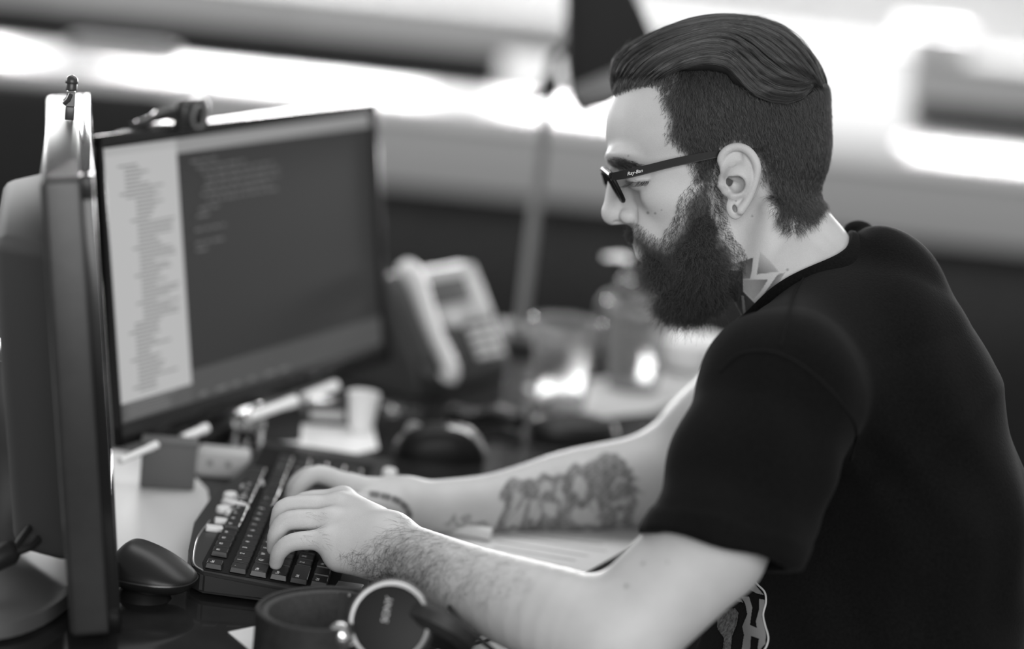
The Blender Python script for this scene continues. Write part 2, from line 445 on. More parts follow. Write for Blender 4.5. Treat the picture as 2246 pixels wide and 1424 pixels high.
def legs_f(P):                          # in the world frame: thighs forward under the desk, shins to the floor
    d = None
    for y in (2.24, 2.46):
        c = chain(P, [np.array([.43, y, .52]), np.array([-.02, y, .53]), np.array([.02, y, .10]), np.array([-.12, y, .05])], [.085, .06, .045, .04], None, .03)
        d = c if d is None else np.minimum(d, c)
    return smin(d, rc(P, np.array([.43, 2.26, .56]), np.array([.43, 2.44, .56]), .11, .11), .05)

def bounds(*pts, m=.08):
    p = np.array(pts); return p.min(0) - m, p.max(0) + m
hv, hf = polygonize(head_f, Q(1300, 760, -190) - .006, Q(1905, 40, 205) + .006, .00115)
keepz = None
av, af = polygonize(near_arm_f, L(560, 1480, 2.40) + np.array([0, -.04, -.02]), L(1840, 740, 2.02) + np.array([.02, .02, .0]), .0017)
fv, fff = polygonize(far_arm_f, L(600, 1180, 2.70) + np.array([-.01, -.03, 0]), L(1760, 740, 2.40) + np.array([.02, .04, .02]), .002)
tv, tf = polygonize(trunk_f, np.array([.12, -.50, -.34]), np.array([.56, .10, .34]), .008)

def area_px(v): return L2px(v)
# --- ink on the skin: 0 bare skin .. 1 black ink, and a shade under the short hair
def smooth01(x): x = np.clip(x, 0, 1); return x * x * (3 - 2 * x)
hx, hy = L2px(hv); near = hv[:, 2] > 0.0
ink_h = np.zeros(len(hv)); shade_h = np.zeros(len(hv))
SIDE = [(1478, 168), (1452, 215), (1470, 262), (1466, 300), (1492, 328), (1520, 352), (1528, 395), (1545, 402), (1562, 372), (1580, 352), (1588, 326), (1612, 312), (1640, 318), (1662, 340), (1674, 372), (1672, 396), (1690, 432), (1712, 466), (1745, 486), (1775, 490), (1800, 474), (1822, 440), (1840, 300), (1830, 180), (1790, 60), (1560, 20), (1430, 60), (1330, 120), (1338, 196), (1352, 192), (1400, 170), (1430, 160)]
earmask = (ear_f(hv.astype(np.float32)) < .0032) & (np.abs(hv[:, 2]) > .056)
EARP = [(1572, 346), (1588, 323), (1606, 313), (1624, 312), (1641, 319), (1658, 335), (1670, 355), (1673, 374), (1669, 392), (1659, 424), (1648, 442), (1633, 463), (1622, 479), (1612, 483), (1600, 479), (1593, 467), (1590, 445), (1578, 424), (1573, 402), (1580, 375)]
earonly = earmask.copy()
earmask |= (hv[:, 2] > .05) & (polydist(hx, hy, EARP) < 0)
sd = polydist(hx, hy, SIDE)
shade_h = np.maximum(shade_h, smooth01((14 - sd) / 30) * 0.95)
BEARD = [(1525, 345), (1570, 352), (1562, 400), (1570, 470), (1590, 520), (1620, 560), (1610, 640), (1590, 660), (1560, 672), (1400, 700), (1400, 560), (1370, 520), (1368, 497), (1392, 503), (1428, 528), (1462, 545), (1470, 520), (1492, 485), (1502, 440), (1535, 400)]
bd = polydist(hx, hy, BEARD)
shade_h = np.maximum(shade_h, smooth01((4 - bd) / 26) * 0.9)
BROW = [(1331, 352), (1345, 346), (1375, 352), (1410, 364), (1408, 370), (1372, 366), (1345, 364), (1334, 364)]
shade_h = np.maximum(shade_h, smooth01((3 - polydist(hx, hy, BROW)) / 9) * 0.7)
shade_h = np.maximum(shade_h, smooth01((4 - linedist(hx, hy, [(1374, 398), (1395, 401), (1424, 396)])) / 5) * .75)
shade_h[earmask] = 0
def poly_ink(poly, amt, soft=2.0, grad=None):
    m = smooth01((soft * .5 - polydist(hx, hy, poly)) / soft) * amt
    if grad is not None:
        (x0, y0), (x1, y1) = grad; dx, dy = x1 - x0, y1 - y0
        m = m * np.clip(1 - ((hx - x0) * dx + (hy - y0) * dy) / (dx * dx + dy * dy), 0, 1)
    ink_h[near] = np.maximum(ink_h[near], m[near])
# neck tattoo (pixels of the photograph): pale bands left bare between shaded fields
poly_ink([(1600, 582), (1652, 565), (1649, 594), (1645, 612), (1630, 612), (1628, 594), (1600, 590)], .92, grad=((1652, 565), (1560, 640)))
poly_ink([(1600, 593), (1629, 594), (1630, 640), (1658, 668), (1628, 705), (1560, 690), (1575, 640), (1590, 620)], .93)
poly_ink([(1631, 613), (1685, 613), (1668, 640), (1653, 656), (1641, 648), (1631, 634)], .9, grad=((1690, 608), (1628, 652)))
poly_ink([(1667, 552), (1688, 572), (1708, 596), (1660, 602), (1662, 588)], .85, grad=((1656, 604), (1690, 552)))
poly_ink([(1706, 602), (1722, 598), (1690, 650), (1668, 662), (1672, 650)], .85, grad=((1690, 622), (1722, 640)))
ink_h = np.where(near & (linedist(hx, hy, [(1629, 651), (1633, 690)]) < 3), .35, ink_h)
ink_h = np.where(near & (linedist(hx, hy, [(1614, 664), (1620, 690)]) < 1.6), .5, ink_h)
for mx, my, mr in [(1437, 468, 2.3), (1421, 467, 3), (1502, 454, 1.5), (1378, 342, 1.6), (1650, 474, 2.2), (1574, 404, 2), (1586, 428, 1.8), (1727, 592, 3), (1614, 441, 2), (1451, 461, 1.4)]:
    ink_h = np.where(near, np.maximum(ink_h, smooth01((mr + 1.6 - np.hypot(hx - mx, hy - my)) / 3) * .5), ink_h)
# far forearm: a shaded figure piece on the inside of the arm, small letters, an arc of lettering near the wrist
fx, fy = L2px(fv); fx0, fy0 = fx, fy
fx = fx + 5 * np.sin(fy * .09 + fx * .05) + 3 * np.sin(fx * .21 + fy * .13); fy = fy + 5 * np.sin(fx0 * .08 - fy * .06) + 3 * np.sin(fx0 * .19 + 1); ink_f = np.zeros(len(fv)); frontf = fv[:, 2] > -.262
def fi(poly, amt, soft=5):
    global ink_f
    ink_f = np.maximum(ink_f, smooth01((soft * .5 - polydist(fx, fy, poly)) / soft) * amt * frontf)
fi([(1102, 1078), (1110, 1056), (1165, 1048), (1210, 1044), (1240, 1030), (1300, 1006), (1345, 988), (1372, 1004), (1385, 1042), (1405, 1045), (1392, 1062), (1406, 1076), (1390, 1088), (1396, 1110), (1388, 1150), (1330, 1166), (1200, 1170), (1092, 1168), (1100, 1120)], .80, 7)
for pl in ([(1120, 1098), (1140, 1076), (1128, 1124), (1110, 1146)], [(1148, 1098), (1160, 1104), (1132, 1160), (1108, 1160)], [(1166, 1094), (1190, 1094), (1182, 1140), (1164, 1150)], [(1176, 1064), (1206, 1058), (1210, 1076), (1180, 1084)],
           [(1192, 1100), (1216, 1096), (1218, 1130), (1192, 1128)], [(1222, 1056), (1236, 1052), (1238, 1110), (1228, 1120)], [(1262, 1050), (1282, 1046), (1290, 1075), (1275, 1090), (1262, 1080)], [(1258, 1118), (1296, 1106), (1318, 1150), (1260, 1156)],
           [(1300, 1096), (1312, 1098), (1316, 1130), (1304, 1122)], [(1340, 1060), (1372, 1052), (1374, 1058), (1342, 1068)], [(1336, 1100), (1380, 1092), (1380, 1100), (1340, 1108)], [(1350, 1124), (1372, 1120), (1372, 1148), (1354, 1150)]):
    ink_f = ink_f * (1 - smooth01((4 - polydist(fx, fy, pl)) / 8) * .72)
for ln in ([(985, 1150), (998, 1132), (1010, 1154)], [(1012, 1156), (1020, 1136), (1032, 1140), (1022, 1148), (1034, 1156)], [(1040, 1150), (1062, 1148)], [(1062, 1146), (1078, 1158), (1096, 1160)]):
    ink_f = np.maximum(ink_f, np.where(frontf, smooth01((6 - linedist(fx, fy, ln)) / 5) * .6, 0))
ink_f *= np.clip(.82 + .30 * np.sin(fx0 * .31 + 2 * np.sin(fy0 * .23)) * np.sin(fy0 * .27 + 1.5 * np.sin(fx0 * .17)), .35, 1)
fx, fy = fx0, fy0
arc = spline([(814, 1084), (838, 1088), (862, 1094), (882, 1105), (894, 1120), (900, 1138)], 6)
for i, p in enumerate(arc[:-1]):
    if i % 3 != 2:
        d_ = np.hypot(fx - p[0], fy - p[1]); ink_f = np.maximum(ink_f, np.where(fv[:, 2] > -.20, smooth01((9.5 - d_) / 4) * (.5 + .3 * (i % 2)), 0))
ink_a = np.zeros(len(av)); ax_, ay_ = L2px(av)
for mx, my, mr in [(1374, 1286, 5), (1096, 1301, 2), (1118, 1294, 2), (1410, 1236, 4), (1464, 1234, 3), (924, 1180, 2), (802, 1187, 1.6)]:
    ink_a = np.maximum(ink_a, smooth01((mr + 1.5 - np.hypot(ax_ - mx, ay_ - my)) / 3) * .45)

V = [hv, av, fv, tv]; F = [hf, af, fff, tf]; off = np.cumsum([0] + [len(v) for v in V])
BV = L2W(np.concatenate(V)); BF = np.concatenate([f + o for f, o in zip(F, off)])
lv, lf = polygonize(legs_f, (-.2, 2.1, 0), (.6, 2.6, .75), .012)
me = np_mesh('person', BV, BF)
ink = np.concatenate([ink_h, ink_a, ink_f, np.zeros(len(tv))]); shade = np.concatenate([shade_h, np.zeros(len(av) + len(fv) + len(tv))])
for nm, arr in (('ink', ink), ('stubble', shade)):
    a = me.attributes.new(nm, 'FLOAT', 'POINT'); a.data.foreach_set('value', arr.astype(np.float32))
# skin material
sk = bpy.data.materials.new('skin'); sk.use_nodes = True; nt = sk.node_tree; b = nt.nodes['Principled BSDF']
b.inputs['Roughness'].default_value = .52; b.inputs['Specular IOR Level'].default_value = .35
b.inputs['Subsurface Weight'].default_value = .12; b.inputs['Subsurface Radius'].default_value = (.004, .004, .004); b.inputs['Subsurface Scale'].default_value = 1.0
tc = nt.nodes.new('ShaderNodeTexCoord')
n1 = nt.nodes.new('ShaderNodeTexNoise'); n1.inputs['Scale'].default_value = 26; n1.inputs['Detail'].default_value = 4
n2 = nt.nodes.new('ShaderNodeTexNoise'); n2.inputs['Scale'].default_value = 900; n2.inputs['Detail'].default_value = 2
for n in (n1, n2): nt.links.new(tc.outputs['Object'], n.inputs['Vector'])
ramp = nt.nodes.new('ShaderNodeValToRGB'); ramp.color_ramp.elements[0].position = .3; ramp.color_ramp.elements[1].position = .72
ramp.color_ramp.elements[0].color = (.45, .45, .45, 1); ramp.color_ramp.elements[1].color = (.56, .56, .56, 1)
mxn = nt.nodes.new('ShaderNodeMix'); mxn.data_type = 'FLOAT'; mxn.inputs['Factor'].default_value = .45
n3 = nt.nodes.new('ShaderNodeTexNoise'); n3.inputs['Scale'].default_value = 1500; n3.inputs['Detail'].default_value = 1; nt.links.new(tc.outputs['Object'], n3.inputs['Vector'])
nt.links.new(n1.outputs['Fac'], mxn.inputs[2]); nt.links.new(n3.outputs['Fac'], mxn.inputs[3]); nt.links.new(mxn.outputs[0], ramp.inputs['Fac'])
bp = nt.nodes.new('ShaderNodeBump'); bp.inputs['Strength'].default_value = .22; bp.inputs['Distance'].default_value = .0006
nt.links.new(n2.outputs['Fac'], bp.inputs['Height']); nt.links.new(bp.outputs['Normal'], b.inputs['Normal'])
cur = ramp.outputs['Color']
for nm, dark in (('stubble', .035), ('ink', .018)):
    at = nt.nodes.new('ShaderNodeAttribute'); at.attribute_name = nm
    mx = nt.nodes.new('ShaderNodeMix'); mx.data_type = 'RGBA'; mx.inputs['B'].default_value = (dark, dark, dark, 1)
    nt.links.new(at.outputs['Fac'], mx.inputs['Factor']); nt.links.new(cur, mx.inputs['A']); cur = mx.outputs['Result']
nt.links.new(cur, b.inputs['Base Color'])
person = obj('person', me, sk)
tag(person, 'bearded man in a black t-shirt typing, seen from the side', 'person')

# ---------------------------------------------------------------- t-shirt
HEM_A, HEM_B = L(1420, 1168, 2.075), L(1742, 1262, 2.10)
SL0, SL1 = L(1712, 862, 2.155), L(1578, 1222, 2.075)
def shirt_solid(P):
    A = P
    q = P * np.array([1, 1, .60], np.float32)
    d = chain(q, [Q(1908, 765), Q(1940, 900), Q(1992, 1150), Q(2000, 1560)], [205 * S_, 235 * S_, 250 * S_, 246 * S_], None, .03)
    d = smin(d, E(P, 1958, 580, 100, 72, 150, 0, -38), .03)                                    # cloth over the top of the back
    d = smin(d, rc(P, Q(1818, 704), SL0, 104 * S_, .0735), .045)                                # shoulder slope
    d = smin(d, rc(P, Q(1818, 704), L(1712, 850, 2.56), 104 * S_, .0735), .045)
    d = smin(d, rc(P, Q(1762, 735), Q(1705, 850), 112 * S_, 130 * S_), .04)                   # chest below the throat
    d = smin(d, rc(q, Q(1790, 1120), Q(1770, 1520), 150 * S_, 270 * S_), .05)                 # loose front of the shirt
    return d
def sleeve_f(P):
    d = chain(P, [SL0, L(1645, 1040, 2.115), SL1, SL1 + (SL1 - SL0) * .2], [.0725, .0685, .0655, .064], None, .02)
    ax = SL1 - SL0; ax = ax / np.linalg.norm(ax)
    e1 = (HEM_B - HEM_A); e1 /= np.linalg.norm(e1)
    nrm = np.cross(e1, np.array([0, 0.15, 1.0])); nrm /= np.linalg.norm(nrm)
    if nrm @ ax < 0: nrm = -nrm
    cut = (P - HEM_A.astype(np.float32)) @ nrm.astype(np.float32)
    hem = np.abs(cut + .012) - .012                                                            # thicker turned-up hem
    d = np.minimum(d, np.maximum(d - .0012, hem))
    inner = chain(P, [SL0, L(1645, 1040, 2.115), SL1, SL1 + (SL1 - SL0) * .25], [.045, .052, .0545, .0545], None, .006)
    d = smax(d, -inner, .001)
    return np.maximum(d, cut)
def shirt_f(P):
    d = smin(shirt_solid(P), np.maximum(sleeve_f(P), -9), .012)
    d = smax(d, -(neck_f(P) - .0035), .003)
    d = smin(d, E(P, 1882, 504, 32, 19, 34, -95), .012)                                        # bunched collar on the far side
    # folds
    u = P[:, 0]; v = P[:, 1]; t = P[:, 2]
    f = .0016 * np.sin(u * 95 + v * 38 + 1.6 * np.sin(v * 31 + t * 22)) * np.clip((.12 - v) * 4, 0, 1)
    f += .0022 * np.sin((u * .8 + v * .6) * 47 + 2 * np.sin(u * 21)) * np.clip((v + .02) * 8, 0, 1) * np.clip(1 - np.abs(v - .02) * 6, 0, 1)
    fold = .004 * np.exp(-((u * .55 - v * .83 - .30) / .010) ** 2) * np.exp(-((u - .36) / .10) ** 2)
    return d + f - fold
sv, sf = polygonize(shirt_f, L(1400, 1520, 2.0) + np.array([0, -.11, -.72]), L(2290, 440, 2.0) + np.array([.06, .03, .0]), .0034)
SM = mat('black cotton', .0055, .95, spec=.06, var=.25, scale=420, bump=.5, sheen=.025)
shirt = obj('t_shirt', np_mesh('t_shirt', L2W(sv), sf), SM, person)
tag(shirt, 'plain black cotton t-shirt with short sleeves')
jeans = obj('trousers', np_mesh('trousers', lv, lf), mat('dark denim', .02, .9, var=.2, scale=300), person)

def surf_t(f, px, py, t0=.30, t1=-.2, off=0.0):
    """nearest surface point on the line of sight through a pixel"""
    zs = np.linspace(Z0 - t0, Z0 - t1, 700)
    P = np.stack([(px - CX) * zs / FPX, -(py - CY) * zs / FPX, Z0 - zs], 1).astype(np.float32)
    d = f(P); i = np.argmax(d < off)
    return P[i].astype(float) if d[i] < off else None
def seam(name, pts, r, m, f=shirt_f, n=10):
    out = []
    for p in spline(pts, n):
        q = surf_t(f, p[0], p[1], off=r * .4)
        if q is not None: out.append(q)
    o = obj(name, tube(L2W(np.array(out)), r, 6), m, shirt); return o
# ribbed collar where the cloth meets the neck
nA, nB = Q(1672, 470).astype(float), Q(1800, 690).astype(float); nd = (nB - nA) / np.linalg.norm(nB - nA)
e1 = np.cross(nd, np.array([0, 0, 1.0])); e1 /= np.linalg.norm(e1); e2 = np.cross(e1, nd); NA = 72
ring = []
for i in range(NA):
    a = 2 * math.pi * i / NA; dirv = e1 * math.cos(a) + e2 * math.sin(a)
    ss = np.linspace(0, .20, 260); ax0 = nA + ss[:, None] * nd
    rr_ = np.full(len(ss), .02)
    for _ in range(26):
        rr_ = rr_ - (neck_f((ax0 + rr_[:, None] * dirv).astype(np.float32)) - .004) * .8
    pts_ = (ax0 + rr_[:, None] * dirv).astype(np.float32); dd = shirt_solid(pts_)
    ring.append(pts_[np.argmax(dd < 0)] if (dd < 0).any() else pts_[-1])
ring = np.array(ring, float)
for _ in range(10): ring = (np.roll(ring, 1, 0) + 2 * ring + np.roll(ring, -1, 0)) / 4
def loft(rings):
    V = np.concatenate(rings); n = len(rings[0]); F_ = []
    for k in range(len(rings)):
        for i in range(n): F_.append((k * n + i, k * n + (i + 1) % n, ((k + 1) % len(rings)) * n + (i + 1) % n, ((k + 1) % len(rings)) * n + i))
    return L2W(V), F_
cen = ring.mean(0); out = ring - cen; out -= nd * (out @ nd)[:, None]; out /= np.linalg.norm(out, axis=1, keepdims=True)
secs = [(-.003, -.007), (.0015, -.0085), (.0045, -.006), (.0072, .002), (.0095, .010), (.006, .012), (0, .004)]
obj('collar', loft([ring + out * o_ + nd * a_ for o_, a_ in secs]), SM, shirt)
obj('collar_seam', loft([ring + out * (.0088 + .0012 * math.cos(q)) + nd * (.0085 + .0012 * math.sin(q)) for q in np.linspace(0, 2 * math.pi, 7)[:-1]]), mat('black seam', .009, .95, spec=.1), shirt)
SEAM = mat('black seam', .009, .95, spec=.1)
seam('shoulder_seam', [(1832, 548), (1786, 580), (1745, 640), (1728, 700), (1712, 760)], .0011, SEAM)
seam('armhole_seam', [(1578, 815), (1620, 778), (1680, 770), (1740, 790), (1800, 835), (1850, 890), (1878, 945), (1868, 1010)], .0013, SEAM)
seam('sleeve_hem_stitch', [(1436, 1142), (1520, 1148), (1600, 1168), (1680, 1202), (1748, 1238)], .0008, SEAM)
# ---------------------------------------------------------------- hair, beard
HM = mat('dark hair', .075, .32, spec=.8)
BM = mat('beard hair', .05, .5, spec=.4)
HB = mat('hair mass', .014, .7, spec=.2)
for m_, lo_, hi_ in ((HM, .013, .078), (BM, .018, .085)):
    nt = m_.node_tree; hi = nt.nodes.new('ShaderNodeHairInfo'); rp = nt.nodes.new('ShaderNodeValToRGB')
    rp.color_ramp.elements[0].color = (lo_, lo_, lo_, 1); rp.color_ramp.elements[1].color = (hi_, hi_, hi_, 1)
    nt.links.new(hi.outputs['Random'], rp.inputs['Fac']); nt.links.new(rp.outputs['Color'], nt.nodes['Principled BSDF'].inputs['Base Color'])
PART = [(1320, 196), (1345, 200), (1400, 184), (1450, 166), (1500, 144), (1560, 134), (1605, 148), (1640, 186), (1680, 216), (1730, 226), (1775, 206), (1800, 190), (1860, 180)]
def lpx(P):
    z = Z0 - P[:, 2]; return CX + FPX * P[:, 0] / z, CY - FPX * P[:, 1] / z
def hair_ell(P): return E(P, 1575, 236, 245, 203, 176, 0, 6)
ROLL_ = [(1505, 146, 150), (1560, 140, 158), (1600, 152, 164), (1636, 184, 166), (1680, 208, 158), (1728, 214, 138), (1765, 200, 112)]
def hair_top_f(P):
    x, y = lpx(P)
    cut = (y - np.interp(x, [p[0] for p in PART], [p[1] for p in PART])) * S_
    A = P.copy(); A[:, 2] = np.abs(A[:, 2])
    d = smax(hair_ell(P), cut + np.clip((1460 - x) / 110, 0, 1) * 22 * S_, (14 + 34 * np.clip((1470 - x) / 90, 0, 1)) * S_)
    d = smin(d, C2(A, ROLL_, [7, 13, 15, 16, 16, 15, 10], 2), 14 * S_)
    # locks combed back
    th = np.arctan2(A[:, 2], (A[:, 1] - Q(1580, 300)[1]))
    return d + .0011 * np.sin(th * 34 + (x - 1340) * .012 + 2 * np.sin(x * .011))
hmv, hmf = polygonize(hair_top_f, Q(1310, 260, -205), Q(1860, 15, 205), .0018)
hairobj = obj('hair', np_mesh('hair', L2W(hmv), hmf), HB, person)
tag(hairobj, 'dark hair combed back in a wave over clipped sides')

def drop(f, px, py, off=0.0, t0=.13, steps=34):
    px = np.asarray(px, float); py = np.asarray(py, float)
    z = np.full(len(px), Z0 - t0); best = np.full(len(px), 1e9); bz = z.copy()
    for _ in range(steps):
        P = np.stack([(px - CX) * z / FPX, -(py - CY) * z / FPX, Z0 - z], 1).astype(np.float32)
        d = f(P) - off; m = np.abs(d) < best; best[m] = np.abs(d)[m]; bz[m] = z[m]
        z = np.minimum(z + np.clip(d, -.004, .02) * .85, Z0 + .01)
    z = bz
    return np.stack([(px - CX) * z / FPX, -(py - CY) * z / FPX, Z0 - z], 1)
G = [[(1342, 200), (1337, 165), (1345, 130), (1370, 104), (1410, 81), (1460, 60), (1530, 42), (1600, 33), (1660, 36), (1720, 56), (1765, 92), (1792, 135), (1808, 180), (1820, 225)],
     [(1347, 200), (1346, 168), (1358, 138), (1385, 112), (1425, 88), (1475, 68), (1535, 52), (1600, 45), (1658, 52), (1708, 74), (1750, 110), (1782, 150), (1800, 185), (1808, 205)],
     [(1354, 200), (1360, 170), (1378, 142), (1410, 115), (1455, 90), (1505, 72), (1555, 60), (1605, 58), (1652, 70), (1695, 95), (1735, 132), (1768, 165), (1792, 184), (1800, 192)],
     [(1366, 198), (1378, 170), (1402, 142), (1440, 114), (1485, 90), (1530, 74), (1572, 65), (1612, 68), (1648, 88), (1685, 120), (1722, 150), (1755, 168), (1782, 176), (1796, 178)],
     [(1384, 194), (1402, 168), (1430, 142), (1466, 118), (1506, 100), (1545, 90), (1580, 88), (1612, 98), (1642, 124), (1674, 155), (1710, 176), (1748, 184), (1776, 182), (1790, 176)],
     [(1404, 190), (1426, 166), (1456, 144), (1490, 126), (1526, 114), (1560, 110), (1590, 114), (1614, 128), (1640, 156), (1668, 184), (1702, 200), (1742, 204), (1770, 198), (1786, 184)],
     [(1426, 182), (1450, 164), (1478, 148), (1508, 136), (1538, 128), (1568, 127), (1594, 133), (1614, 148), (1636, 174), (1660, 198), (1694, 214), (1734, 218), (1762, 210), (1782, 190)],
     [(1446, 176), (1466, 164), (1490, 152), (1516, 143), (1544, 138), (1570, 138), (1592, 145), (1610, 160), (1632, 186), (1656, 208), (1690, 222), (1730, 226), (1760, 216), (1780, 196)]]
G = np.array([[(p[0], p[1]) for p in g] for g in G], float)
def top_strands(n, seed):
    r = np.random.default_rng(seed); K = 16
    lock = r.random(90) * (len(G) - 1)                       # strands gather into locks
    s = np.clip(np.where(r.random(n) < .8, lock[r.integers(0, 90, n)] + r.normal(0, .07, n), r.random(n) * (len(G) - 1)), 0, len(G) - 1.001)
    i = s.astype(int); f = (s - i)[:, None, None]
    g = G[i] * (1 - f) + G[i + 1] * f
    u0 = np.where(r.random(n) < .45, r.random(n) * .08, r.random(n) * .6); u1 = np.minimum(u0 + .35 + r.random(n) * .5, 1 - .06 * r.random(n))
    u = u0[:, None] + (u1 - u0)[:, None] * np.linspace(0, 1, K)[None, :]
    q = u * (G.shape[1] - 1); j = np.clip(q.astype(int), 0, G.shape[1] - 2); fr = (q - j)[..., None]
    ar = np.arange(n)[:, None]
    pts = g[ar, j] * (1 - fr) + g[ar, j + 1] * fr
    w_ = r.normal(0, 1.3, (n, 1, 2)) + np.stack([np.zeros((n, K)), r.normal(0, 2.0, (n, 1)) * np.sin(np.linspace(0, 3, K))[None] ], -1)
    pts = pts + w_
    off = .0019 * np.sin(s * 11 + 1.3) + r.normal(.0006, .0009, n)
    flat = pts.reshape(-1, 2)
    P = drop(lambda p_: np.minimum(hair_top_f(p_), skull_f(p_)), flat[:, 0], flat[:, 1], np.repeat(off, K).astype(np.float32))
    return P.reshape(n, K, 3)
ts = top_strands(5200, 3)
ts2 = ts[:1800].copy(); ts2[..., 2] *= -1
ts = np.concatenate([ts, ts2])
hair('combed_strand', L2W(ts.reshape(-1, 3)).reshape(ts.shape), .00014, HM, hairobj)['kind'] = 'stuff'

fl = []
r7 = np.random.default_rng(17)
for i in range(70):
    s_ = r7.integers(0, 3); u = r7.random() * .85; q = G[s_]; k_ = u * 13; j_ = int(k_)
    p0 = q[j_] * (1 - k_ + j_) + q[min(j_ + 1, 13)] * (k_ - j_); tg = q[min(j_ + 1, 13)] - q[j_]; tg = tg / (np.linalg.norm(tg) + 1e-6)
    nr_ = np.array([tg[1], -tg[0]]); ln = 18 + 40 * r7.random(); kk = np.linspace(0, 1, 8)[:, None]
    pp_ = p0 + tg * ln * kk + nr_ * (2 + 9 * r7.random()) * np.sin(kk * 2.2) * (1 if r7.random() < .8 else 2)
    fl.append(np.stack([Q(a, b_, 10 + 50 * r7.random() * 0) for a, b_ in pp_]))
fl = np.array(fl, float)
hair('stray_strand', L2W(fl.reshape(-1, 3)).reshape(fl.shape), .00008, HM, hairobj)['kind'] = 'stuff'

# normals of the head mesh
hme = np_mesh('tmp', hv, hf); hn = np.zeros(len(hv) * 3, np.float32); hme.vertices.foreach_get('normal', hn); hn = hn.reshape(-1, 3).astype(float); bpy.data.meshes.remove(hme)
py_part = np.interp(hx, [p[0] for p in PART], [p[1] for p in PART])
def short(idx, dirs, length, lift, curl, K, seed, jit=.0006):
    r = np.random.default_rng(seed); n = len(idx)
    p0 = hv[idx] + r.normal(0, jit, (n, 3)); nr = hn[idx]
    d = dirs + r.normal(0, .22, (n, 3)); d -= nr * (d * nr).sum(1, keepdims=True); d /= np.linalg.norm(d, axis=1, keepdims=True) + 1e-9
    u = np.linspace(0, 1, K)
    ln = (length * (0.7 + .6 * r.random(n)))[:, None, None]
    sd_ = np.cross(d, nr); ph = r.random((n, 1)) * 6.28; fq = 5 + 4 * r.random((n, 1))
    out = p0[:, None] + ln * (d[:, None] * u[None, :, None] + nr[:, None] * (lift * np.sin(u * 2.2))[None, :, None])
    out += curl * (np.sin(fq * u[None] + ph) - np.sin(ph))[..., None] * sd_[:, None]
    return out
ok = (sd < 10) & (hy > py_part - 12) & ~earonly & (hv[:, 2] > -.03)
cand = np.where(ok)[0]; wgt = np.clip((10 - sd[cand]) / 26, .05, 1); wgt /= wgt.sum()
r1 = np.random.default_rng(5); idx = r1.choice(cand, 21000, p=wgt)
x_, y_ = hx[idx], hy[idx]
dr = np.stack([np.where(x_ < 1500, -.55 + (x_ - 1450) * .012, .25) + np.where(y_ > 420, .1, 0), -np.ones(len(idx)), np.zeros(len(idx))], 1)
edge = np.clip(-sd[idx] / 30, .25, 1)
st = short(idx, dr, .0085 * edge + .0025, .28, .0004, 6, 8)
hair('clipped_strand', L2W(st.reshape(-1, 3)).reshape(st.shape), .00013, HM, hairobj)['kind'] = 'stuff'

# eyebrow and lashes
cand = np.where((polydist(hx, hy, BROW) < 3) & (hv[:, 2] > .0))[0]
idx = np.random.default_rng(2).choice(cand, 520)
dr = np.stack([np.full(len(idx), .9), np.where(hx[idx] < 1360, .25, -.35), np.full(len(idx), .5)], 1)
eb = obj('eyebrow', tube(L2W(np.array([Q(1340, 356, 20), Q(1360, 354, 60), Q(1395, 362, 92)])), .0008, 6), HB, person)
st = short(idx, dr, np.full(len(idx), .0075), .25, .0002, 5, 4)
hair('eyebrow_hair', L2W(st.reshape(-1, 3)).reshape(st.shape), .00013, HM, eb)['kind'] = 'stuff'
ls = []
r2 = np.random.default_rng(6)
for i in range(64):
    u = r2.random(); p = drop(head_f, [1378 + 46 * u], [399 - 2 * u])[0]
    a = np.array([-.55 + .35 * u, -.8 + .2 * r2.random(), .35 + .4 * u]); a /= np.linalg.norm(a); ln = .011 + .004 * r2.random()
    uu = np.linspace(0, 1, 5)[:, None]; ls.append(p + a * ln * uu + np.array([-.2, .5, .3]) * ln * uu ** 2 * .6)
ls = np.array(ls)
hair('eyelash', L2W(ls.reshape(-1, 3)).reshape(ls.shape), .00013, BM, person)['kind'] = 'stuff'

# beard
def beard_f(P):
    A = P.copy(); A[:, 2] = np.abs(A[:, 2])
    d = E(P, 1508, 614, 69, 70, 68, 0, 8)
    d = smin(d, E(P, 1540, 575, 62, 72, 112), 30 * S_)
    d = smin(d, C2(A, [(1545, 455, 106), (1540, 500, 104), (1530, 550, 96)], [6, 20, 32], 8), 16 * S_)
    d = smin(d, C2(A, [(1390, 510, 6), (1412, 532, 34), (1436, 566, 52), (1452, 600, 52)], [8, 9, 11, 16], 6), 10 * S_)
    d = smin(d, E(P, 1466, 604, 26, 36, 50), 14 * S_)
    d = smax(d, -E(P, 1404, 563, 14, 16, 30), 6 * S_)
    x, y = lpx(P)
    return d + .0012 * np.sin(x * .16 + 2 * np.sin(y * .07)) * np.sin(y * .12 + P[:, 2] * 180)
bv, bf = polygonize(beard_f, Q(1350, 720, -165), Q(1640, 350, 165), .0018)
beard = obj('beard', np_mesh('beard', L2W(bv), bf), HB, person); tag(beard, 'full curly dark beard with moustache')
bme = np_mesh('tmp', bv, bf); bn = np.zeros(len(bv) * 3, np.float32); bme.vertices.foreach_get('normal', bn); bn = bn.reshape(-1, 3).astype(float); bpy.data.meshes.remove(bme)
bx, by = L2px(bv)
vis = skull_f(bv.astype(np.float32)) > -.001
vis &= neck_f(bv.astype(np.float32)) > -.002
